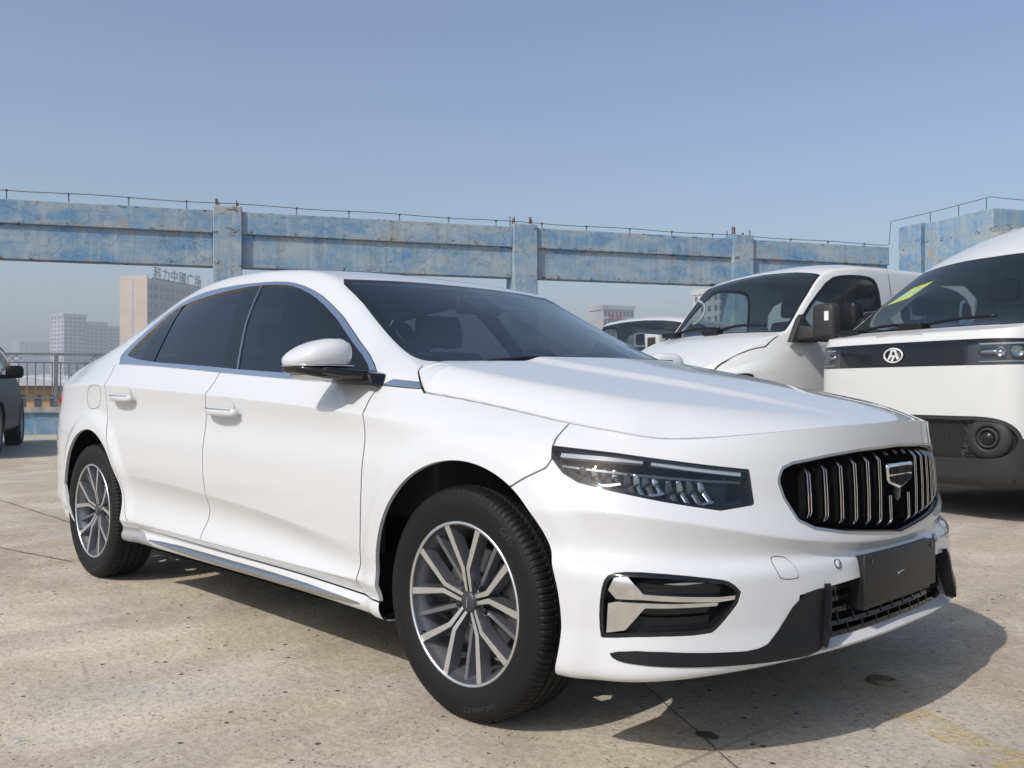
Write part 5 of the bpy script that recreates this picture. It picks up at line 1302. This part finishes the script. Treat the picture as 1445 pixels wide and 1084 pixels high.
# yellow inspection sticker lying on the inside of the glass
def on_ws(body, x, y, d=0):
    k = np.argmin((body.MT.V[:, 0]-x)**2+(body.MT.V[:, 1]-abs(y))**2); q = body.MT.V[k]+body.MT.N[k]*d; return np.array([q[0], y, q[2]])
st = [(-.60, -.70), (-.60, -.48), (-.82, -.36), (-.82, -.58)]
stV = np.array([on_ws(VB, u, v, -.004) for u, v in [(-.66, -.73), (-.69, -.50), (-.86, -.40), (-.83, -.60)]])
m1 = stV[0]*.68+stV[3]*.32; m2 = stV[1]*.68+stV[2]*.32; m3 = stV[0]*.30+stV[3]*.70; m4 = stV[1]*.30+stV[2]*.70
mk('sticker', [((np.array([stV[0], stV[1], m2, m1]), [(0, 1, 2, 3)]), 0), ((np.array([m1, m2, m4, m3]), [(0, 1, 2, 3)]), 1), ((np.array([m3, m4, stV[2], stV[3]]), [(0, 1, 2, 3)]), 0)], ['yellow', 'sticker_green'], VAN)
for x_ in (-.95, -4.2):
    for y_ in (.84, -.84): simple_wheel(VAN, x_, y_, .35, .22)
mk('underbody', [(box(-5.2, -.1, -.75, .75, .28, .5), 0)], ['void'], VAN)
vpanel('inner_body', cuts(offset(a_, -.02), arc1, arc2, Z_-.3, S_-1.25), 'void', VAN, 0)
for sg in (1, -1):
    MRv = mk('door_mirror', [(bevelled(*prism([(-.80, 1.45), (-.60, 1.43), (-.66, 1.56), (-.78, 1.62)], .98*sg, 1.06*sg, 'y'), .01), 0), (bbox_(-.76, -.62, min(1.06*sg, 1.27*sg), max(1.06*sg, 1.27*sg), 1.40, 1.72, .04, 3), 0)], ['black'], VAN)

# ---- minibus with a short sloping hood
BB = Body([(-4.7, 0), (-4.7, .7), (-4.55, .86), (-3.6, .90), (-2, .90), (-1, .90), (-.2, .90), (.25, .89), (.62, .83), (.86, .62), (.94, .3), (.95, 0)],
          [{0: .26}, {0: .27}, {0: .40}, {0: .60}, {0: .80}, {0: .95, 11: .88}, {0: 1.10, 6: 1.10, 11: .95}, {0: 1.24, 5: 1.24, 6: 1.23, 8: 1.07, 11: 1.0}, {0: 1.36, 5: 1.36, 6: 1.335, 7: 1.22, 8: 1.115, 9: 1.05, 11: 1.03}],
          [{0: .2}, {0: .06}, {0: .02}, {0: 0}, {0: 0}, {0: 0, 11: .01}, {0: 0, 7: .006, 11: .02}, {0: .004, 7: .02, 11: .035}, {0: .012, 6: .02, 7: .045, 9: .075, 11: .06}],
          {-4.7: .80, -1: .80, -.55: .755, -.3: .765, 0: .785, .3: .76, .6: .70, .9: .4}, {-4.7: 2.05, -1.2: 2.09, -.75: 2.06, -.55: 1.99, -.3: 1.74, 0: 1.435, .15: 1.40, .3: 1.345, .6: 1.20, .9: 1.05},
          {-4.7: 2.13, -2: 2.20, -1.2: 2.185, -.75: 2.12, -.55: 2.04, -.3: 1.79, 0: 1.475, .12: 1.44, .3: 1.38, .6: 1.24, .9: 1.06}, bul=.012, lips=((.02, .36, .38), (-2.6, .36, .38)))
PLb = Vector((-2.335, 4.911, 0)); hb = radians(258)
BUS = empty('minibus', PLb+Vector((sin(hb), -cos(hb), 0))*.775, hb, 'white minibus with large black door mirror parked between the sedan and the cargo van', 'minibus', None)
def build_bus(BUS):
    a_, t_ = BB.MA, BB.MT; S_, Z_, X_ = a_.A[:, 0], a_.V[:, 2], a_.V[:, 0]
    arc1 = np.hypot(X_-.02, Z_-.36)-.40; arc2 = np.hypot(X_+2.6, Z_-.36)-.40
    hl = sd_poly(BB.sz, rnd([(.55, .90), (.62, 1.035), (.86, 1.06), (1.08, 1.075), (1.12, 1.03), (1.0, .93), (.8, .90)], 1)); gr = sd_poly(BB.sz, [(-.5, .80), (-.5, .96), (.5, .96), (.5, .80)])
    dl = sd_line(BB.xz, [(-.03, 1.4), (-.09, 1.30), (-.20, 1.05), (-.27, .85), (-.42, .6), (-.44, .3)]); dr = sd_line(BB.xz, [(-1.40, 1.4), (-1.38, .3)])
    dl = dl if np.median(dl[X_ > .3]) > 0 else -dl; dr = dr if np.median(dr[X_ > 0]) > 0 else -dr
    vpanel('front_panel', cuts(a_, dl-.003, -hl, -gr, arc1, arc2), 'van_paint', BUS)
    vpanel('front_door', cuts(a_, -dl-.003, dr-.003, arc1), 'van_paint', BUS, both='two')
    vpanel('body_side', cuts(a_, -dr-.003, arc2), 'van_paint', BUS)
    LMs = vpanel('headlight', cuts(a_, hl), 'lampgrey', BUS, .04, off=-.03, both='two')
    for L_, q in zip(LMs, (cuts(a_, hl), mirror_y(cuts(a_, hl)))): mk('lens', [(q, 0)], ['clear'], L_)
    G_ = vpanel('grille', cuts(a_, gr), 'black', BUS, .03, off=-.03)[0]
    for z_ in (.84, .88, .92): mk('grille_bar', [(tube([BB.pos(u, z_, -.005)[0] for u in np.linspace(-.48, .48, 13)], .010, 6), 0)], ['chrome'], G_)
    wsB = [(.055, 0), (.04, .4), (.012, .66), (-.02, .765), (-.28, .748), (-.545, .735), (-.57, .66), (-.60, .4), (-.615, 0)]; wsB = wsB+[(u, -v) for u, v in wsB[::-1][1:-1]]
    wf = sd_poly(BB.txy, wsB); TX_, TY_ = t_.V[:, 0], t_.V[:, 1]
    fw_ = rnd([(-.06, 1.36), (-.08, 1.42), (-.17, 1.54), (-.39, 1.77), (-.62, 1.965), (-.80, 2.005), (-1.12, 2.01), (-1.24, 1.97), (-1.275, 1.80), (-1.275, 1.36)], 1)
    sw1 = sd_poly(BB.txz, fw_); rws = [rnd([(x0, 1.42), (x0, 1.97), (x1, 1.97), (x1, 1.42)], 2) for x0, x1 in ((-1.55, -2.75), (-2.85, -3.65), (-3.75, -4.45))]
    sw = [sd_poly(BB.txz, w_) for w_ in rws]; ddoor = sd_line(BB.txz, [(-1.40, 1.3), (-1.42, 2.08), (-1.30, 2.072), (-.75, 2.06)]) 
    hood = sd_poly(BB.txy, [(.09, 0), (.085, .5), (.065, .70), (.07, .79), (.25, .80), (.45, .75), (.62, .70), (.75, .62), (.84, .50), (.90, .25), (.915, 0), (.915, -.1), (.09, -.1)])
    vpanel('roof_and_pillars', cuts(t_, -wf-.001, -sw1, -sw[0], -sw[1], -sw[2], -hood-.003), 'van_paint', BUS, .02)
    hd_ = sd_poly(BB.txy, [(.09, 0), (.085, .5), (.065, .70), (.07, .79), (.25, .80), (.45, .75), (.62, .70), (.75, .62), (.84, .50), (.90, .25), (.915, 0), (.915, -.1), (.09, -.1)])
    vpanel('hood', cuts(t_, hd_-.003), 'van_paint', BUS, .02)
    vpanel('windscreen', cuts(t_, wf-.03), 'van_glass', BUS, 0); vpanel('windscreen_seal', cuts(t_, wf-.001, .032-wf), 'gloss_black', BUS, 0)
    vpanel('front_door_window', cuts(t_, sw1-.03), 'van_side', BUS, 0, off=-.006, both='two'); vpanel('window_seal', cuts(t_, sw1, .032-sw1), 'black', BUS, .01, off=-.002, both='two')
    for w_ in sw: vpanel('side_window', cuts(t_, w_), 'van_side', BUS, .012, off=-.004, both='two')
    rb_ = cuts(t_, .004-np.abs(sd_line(BB.txz, [(-1.42, 1.36), (-1.43, 2.03)]))); vpanel('door_gap', rb_, 'void', BUS, 0, off=.0015, both='two')
    mk('dashboard', [(bevelled(*prism([(-.75, .9), (-.62, 1.36), (-.30, 1.40), (.03, 1.36), (.03, .9)], -.75, .75, 'y'), .03), 0)], ['trim_grey'], BUS)
    mk('floor', [(box(-4.5, .4, -.8, .8, .34, .46), 0)], ['void'], BUS)
    for x_ in (-1.35, -2.3, -3.2):
        for y_ in (-.48, .48): van_seat(BUS, x_, y_, 1.05, .24)
    mk('seat_cover', [(bevelled(*prism([(-1.66, 1.66), (-1.40, 1.66), (-1.42, 1.96), (-1.64, 1.98)], .26, .68, 'y'), .09, 3), 0)], ['poly'], BUS)
    mk('grab_handle', [(tube(cat([(-.36, -.70, 1.86), (-.40, -.64, 1.80), (-.36, -.63, 1.68), (-.28, -.68, 1.60)], 5, False), .012, 6), 0)], ['cream_trim'], BUS)
    _a = np.linspace(0, 2*pi, 25)[:-1]; mk('steering_wheel', [(tube([(-.78+.13*sin(q), .42+.19*cos(q), 1.40+.14*sin(q)) for q in _a], .015, 8, closed=True), 0)], ['black'], BUS)
    for y0, y1 in ((-.66, -.02), (-.08, .56)): mk('wiper', [(tube(cat([(.045, y0, 1.475), (.02, (y0+y1)/2, 1.525), (-.01, y1, 1.52)], 6, False), .014, 6), 0), (bbox_(.02, .12, y0-.06, y0+.14, 1.45, 1.50, .01), 0)], ['black'], BUS)
    # the far mirror still wears its pale wrapping
    WR = mk('wrapped_mirror', [(bevelled(*prism([(-1.16, 1.36), (-.98, 1.345), (-.93, 1.42), (-.95, 1.50), (-1.17, 1.525)], -.14, -.03, 'x'), .012), 0)], ['cream_trim'], BUS)
    mk('mirror_face', [(bbox_(-.034, -.022, -1.11, -.985, 1.375, 1.48, .03, 3), 0)], ['grain'], WR); mk('mirror_arm', [(box(-.12, -.06, -.96, -.86, 1.36, 1.41), 0)], ['black'], WR)
    for sg in (1,):
        y = lambda v: v*sg
        MR_ = mk('door_mirror', [(bevelled(*prism([(.05, 1.345), (-.30, 1.35), (-.26, 1.44), (-.10, 1.60), (-.06, 1.56)], y(.86), y(.915), 'y'), .008), 0),
                                 (bevelled(np.array([(-.02, y(.90), 1.36), (-.22, y(.90), 1.36), (-.22, y(.90), 1.47), (-.05, y(.90), 1.50), (-.06, y(1.10), 1.38), (-.16, y(1.10), 1.38), (-.16, y(1.10), 1.46), (-.06, y(1.10), 1.47)]), [(0, 1, 2, 3), (4, 5, 6, 7), (0, 1, 5, 4), (1, 2, 6, 5), (2, 3, 7, 6), (3, 0, 4, 7)], .01), 0),
                                 (bbox_(-.18, -.05, min(y(1.04), y(1.27)), max(y(1.04), y(1.27)), 1.36, 1.67, .045, 3), 0)], ['grain'], BUS)
        mk('mirror_tag', [(box(-.0485, -.044, min(y(1.19), y(1.235)), max(y(1.19), y(1.235)), 1.52, 1.60), 0)], ['white_mark'], MR_)
    for x_ in (.02, -2.6):
        for y_ in (.76, -.76): simple_wheel(BUS, x_, y_, .34, .20)
    mk('underbody', [(box(-4.4, .6, -.7, .7, .30, .5), 0)], ['void'], BUS)
    vpanel('inner_body', cuts(offset(a_, -.02), arc1, arc2, Z_-.3, S_-1.3), 'void', BUS, 0)
build_bus(BUS)
def near_copy(o, loc, rz, label):
    c = copy_tree(o); c.location = loc; c.rotation_euler = (0, 0, rz); c['label'] = label; return c
_x, _y, _ = ray_pt(886, 15.2)
near_copy(BUS, (_x, _y, 0), radians(282), 'white minibus further back, only its roof and dark windscreen showing over the sedan')

# ---- dark car at the left edge
CB = Body([(-4.7, 0), (-4.68, .6), (-4.45, .86), (-3.7, .93), (-2.5, .94), (-1.4, .94), (-.8, .935), (-.4, .89), (-.14, .72), (-.02, .4), (0, 0)],
          [{0: .26}, {0: .27}, {0: .38}, {0: .55}, {0: .72}, {0: .86}, {0: .96}, {0: 1.06, 5: 1.06, 6: 1.03, 8: .96, 10: .92}],
          [{0: .2}, {0: .05}, {0: .01}, {0: 0}, {0: 0}, {0: .005}, {0: .02, 7: .05, 10: .04}, {0: .06, 6: .09, 8: .12, 10: .10}],
          {-4.6: .62, -2.5: .64, -1.9: .66, -1.2: .78, -.8: .78, -.2: .6}, {-4.6: 1.25, -3.8: 1.60, -2.5: 1.66, -2.0: 1.62, -1.2: 1.14, -.8: 1.06, -.3: .99}, {-4.6: 1.3, -3.8: 1.66, -2.5: 1.72, -2.0: 1.67, -1.2: 1.19, -.8: 1.11, -.2: .99}, lips=((-.92, .36, .37), (-3.7, .36, .37)))
M['dark_paint'] = mat('dark_blue_paint', (.004, .0045, .006), .4, coat=0, spec=.15)
hc = radians(338); fx_ = Vector((cos(hc), sin(hc), 0)); ly_ = Vector((-sin(hc), cos(hc), 0))
CAR = empty('dark_car', Vector((-12.36, 1.17, 0))+fx_*.92-ly_*.80, hc, 'dark blue car parked by the railing, facing the sedan\'s rear', 'car')
a_, t_ = CB.MA, CB.MT; S_, Z_, X_ = a_.A[:, 0], a_.V[:, 2], a_.V[:, 0]
arc1 = np.hypot(X_+.92, Z_-.36)-.40; arc2 = np.hypot(X_+3.7, Z_-.36)-.40
hl = sd_poly(CB.sz, rnd([(.42, .78), (.45, .90), (.75, .94), (1.05, .95), (1.08, .90), (.9, .80), (.7, .77)], 1)); gr = sd_poly(CB.sz, [(-.4, .62), (-.4, .86), (.4, .86), (.36, .62)])
vpanel('body_panel', cuts(a_, -hl, -gr, arc1, arc2), 'dark_paint', CAR)
for L_, q in zip(vpanel('headlight', cuts(a_, hl), 'led', CAR, .03, off=-.03, both='two'), (cuts(a_, hl), mirror_y(cuts(a_, hl)))): mk('lens', [(q, 0)], ['clear'], L_)
G_ = vpanel('grille', cuts(a_, gr), 'black', CAR, .03, off=-.03)[0]
for z_ in (.67, .74, .81): mk('grille_bar', [(tube([CB.pos(u, z_, -.005)[0] for u in np.linspace(-.38, .38, 11)], .012, 6), 0)], ['chrome'], G_)
wsC = [(-1.12, 0), (-1.16, .5), (-1.25, .70), (-1.6, .67), (-1.95, .60), (-1.93, 0)]; wsC = wsC+[(u, -v) for u, v in wsC[::-1][1:-1]]
wf = sd_poly(CB.txy, wsC); sw = sd_poly(CB.txz, rnd([(-1.5, 1.12), (-2.1, 1.52), (-2.6, 1.57), (-3.6, 1.53), (-4.0, 1.2), (-3.9, 1.12)], 1))
vpanel('roof_and_hood', cuts(t_, -wf, -sw), 'dark_paint', CAR, .015); vpanel('windscreen', cuts(t_, wf-.02), 'van_glass', CAR, 0); vpanel('windscreen_seal', cuts(t_, wf, .022-wf), 'gloss_black', CAR, 0)
vpanel('side_window', cuts(t_, sw), 'van_side', CAR, .01, both='two')
for sg in (1, -1):
    yy_ = sorted((.93*sg, 1.16*sg)); mk('door_mirror', [(bbox_(-1.62, -1.44, yy_[0], yy_[1], 1.09, 1.27, .05, 3), 0), (box(-1.56, -1.48, min(.84*sg, .98*sg), max(.84*sg, .98*sg), 1.08, 1.14), 0)], ['dark_paint'], CAR)
for x_ in (-.92, -3.7):
    for y_ in (.80, -.80): simple_wheel(CAR, x_, y_, .36, .24)
mk('floor', [(box(-4.4, -.2, -.72, .72, .3, .5), 0)], ['void'], CAR); mk('dashboard', [(bbox_(-1.9, -1.2, -.65, .65, .9, 1.10, .04), 0)], ['seat'], CAR)
van_seat(CAR, -2.5, .4, .75); van_seat(CAR, -2.5, -.4, .75)

# ---- small things on the ground
def pebble(name, loc, r, label, cat_, m, sq=.5, seed=1):
    rs = random.Random(seed); bm = bmesh.new(); bmesh.ops.create_icosphere(bm, subdivisions=2, radius=r)
    for v in bm.verts: v.co *= 1+rs.uniform(-.18, .18); v.co.z *= sq
    V = np.array([v.co[:] for v in bm.verts]); F = [tuple(v.index for v in f.verts) for f in bm.faces]; bm.free(); V[:, 2] -= V[:, 2].min()
    o = mk(name, [((V, F, 'smooth'), 0)], [m]); o.location = loc; return tag(o, label, cat_)
M['debris'] = mat('debris_grey', (.16, .14, .10), .9, noise=(40, .4)); M['stain'] = mat('oil_stain', (.06, .055, .045), .7)
aa = np.arange(20)*2*pi/20
dbr = mk('rubber_cap', [((*[np.array([(.048*cos(q)*f*(1+.08*sin(3*q)), .032*sin(q)*f, h) for f, h in ((1.0, .001), (1.05, .010), (.85, .017), (.62, .011), (.3, .008)) for q in aa])], [(k*20+j, k*20+(j+1) % 20, (k+1)*20+(j+1) % 20, (k+1)*20+j) for k in range(4) for j in range(20)]+[tuple(range(80, 100))], 'smooth'), 0)], ['debris'])
dbr.location = (.672, .295, 0); tag(dbr, 'flattened grey-brown rubber cap lying on the concrete in front of the plate', 'cap')
st_ = mk('oil_spot', [((np.array([(.030*cos(q)*(1+.2*sin(2*q+1)), .024*sin(q)*(1+.15*cos(3*q)), 0) for q in aa]), [tuple(range(20))]), 0)], ['stain'], GROUND); st_.location = (.548, -.492, .0042)
tw = mk('paper_scrap', [(np.array([(0, 0, .004), (.03, .005, .012), (.032, .010, .006), (.004, .006, .003)]), [(0, 1, 2, 3)]), (np.array([(0, 0, .004), (.012, -.026, .010), (.017, -.025, .006), (.006, 0, .003)]), [(0, 1, 2, 3)]), (np.array([(0, 0, .004), (.026, -.014, .010), (.028, -.010, .005), (.006, .001, .003)]), [(0, 1, 2, 3)])] if False else [((np.array([(0, 0, .004), (.034, .005, .014), (.035, .011, .007), (.004, .006, .003), (0, 0, .004), (.012, -.030, .012), (.018, -.028, .006), (.006, 0, .003), (.028, -.016, .012), (.031, -.011, .006)]), [(0, 1, 2, 3), (4, 5, 6, 7), (4, 8, 9, 7)]), 0)], ['white_mark']); tw.location = (-.701, -1.834, 0); tag(tw, 'tiny torn white scrap lying on the open concrete', 'scrap')
# ---------------------------------------------------------------- hazy city air
hz = mk('haze', [(box(-1500, 900, -900, 1500, -17.5, 52), 0)], [bpy.data.materials.new('haze_air')]); tag(hz, kind='stuff')
_m = hz.data.materials[0]; _m.use_nodes = True; _t = _m.node_tree; _t.nodes.clear()
_vo = _t.nodes.new('ShaderNodeVolumePrincipled'); _vo.inputs['Color'].default_value = (.86, .88, .95, 1); _vo.inputs['Density'].default_value = .0017; _vo.inputs['Anisotropy'].default_value = .2
_ou = _t.nodes.new('ShaderNodeOutputMaterial'); _t.links.new(_vo.outputs[0], _ou.inputs['Volume'])
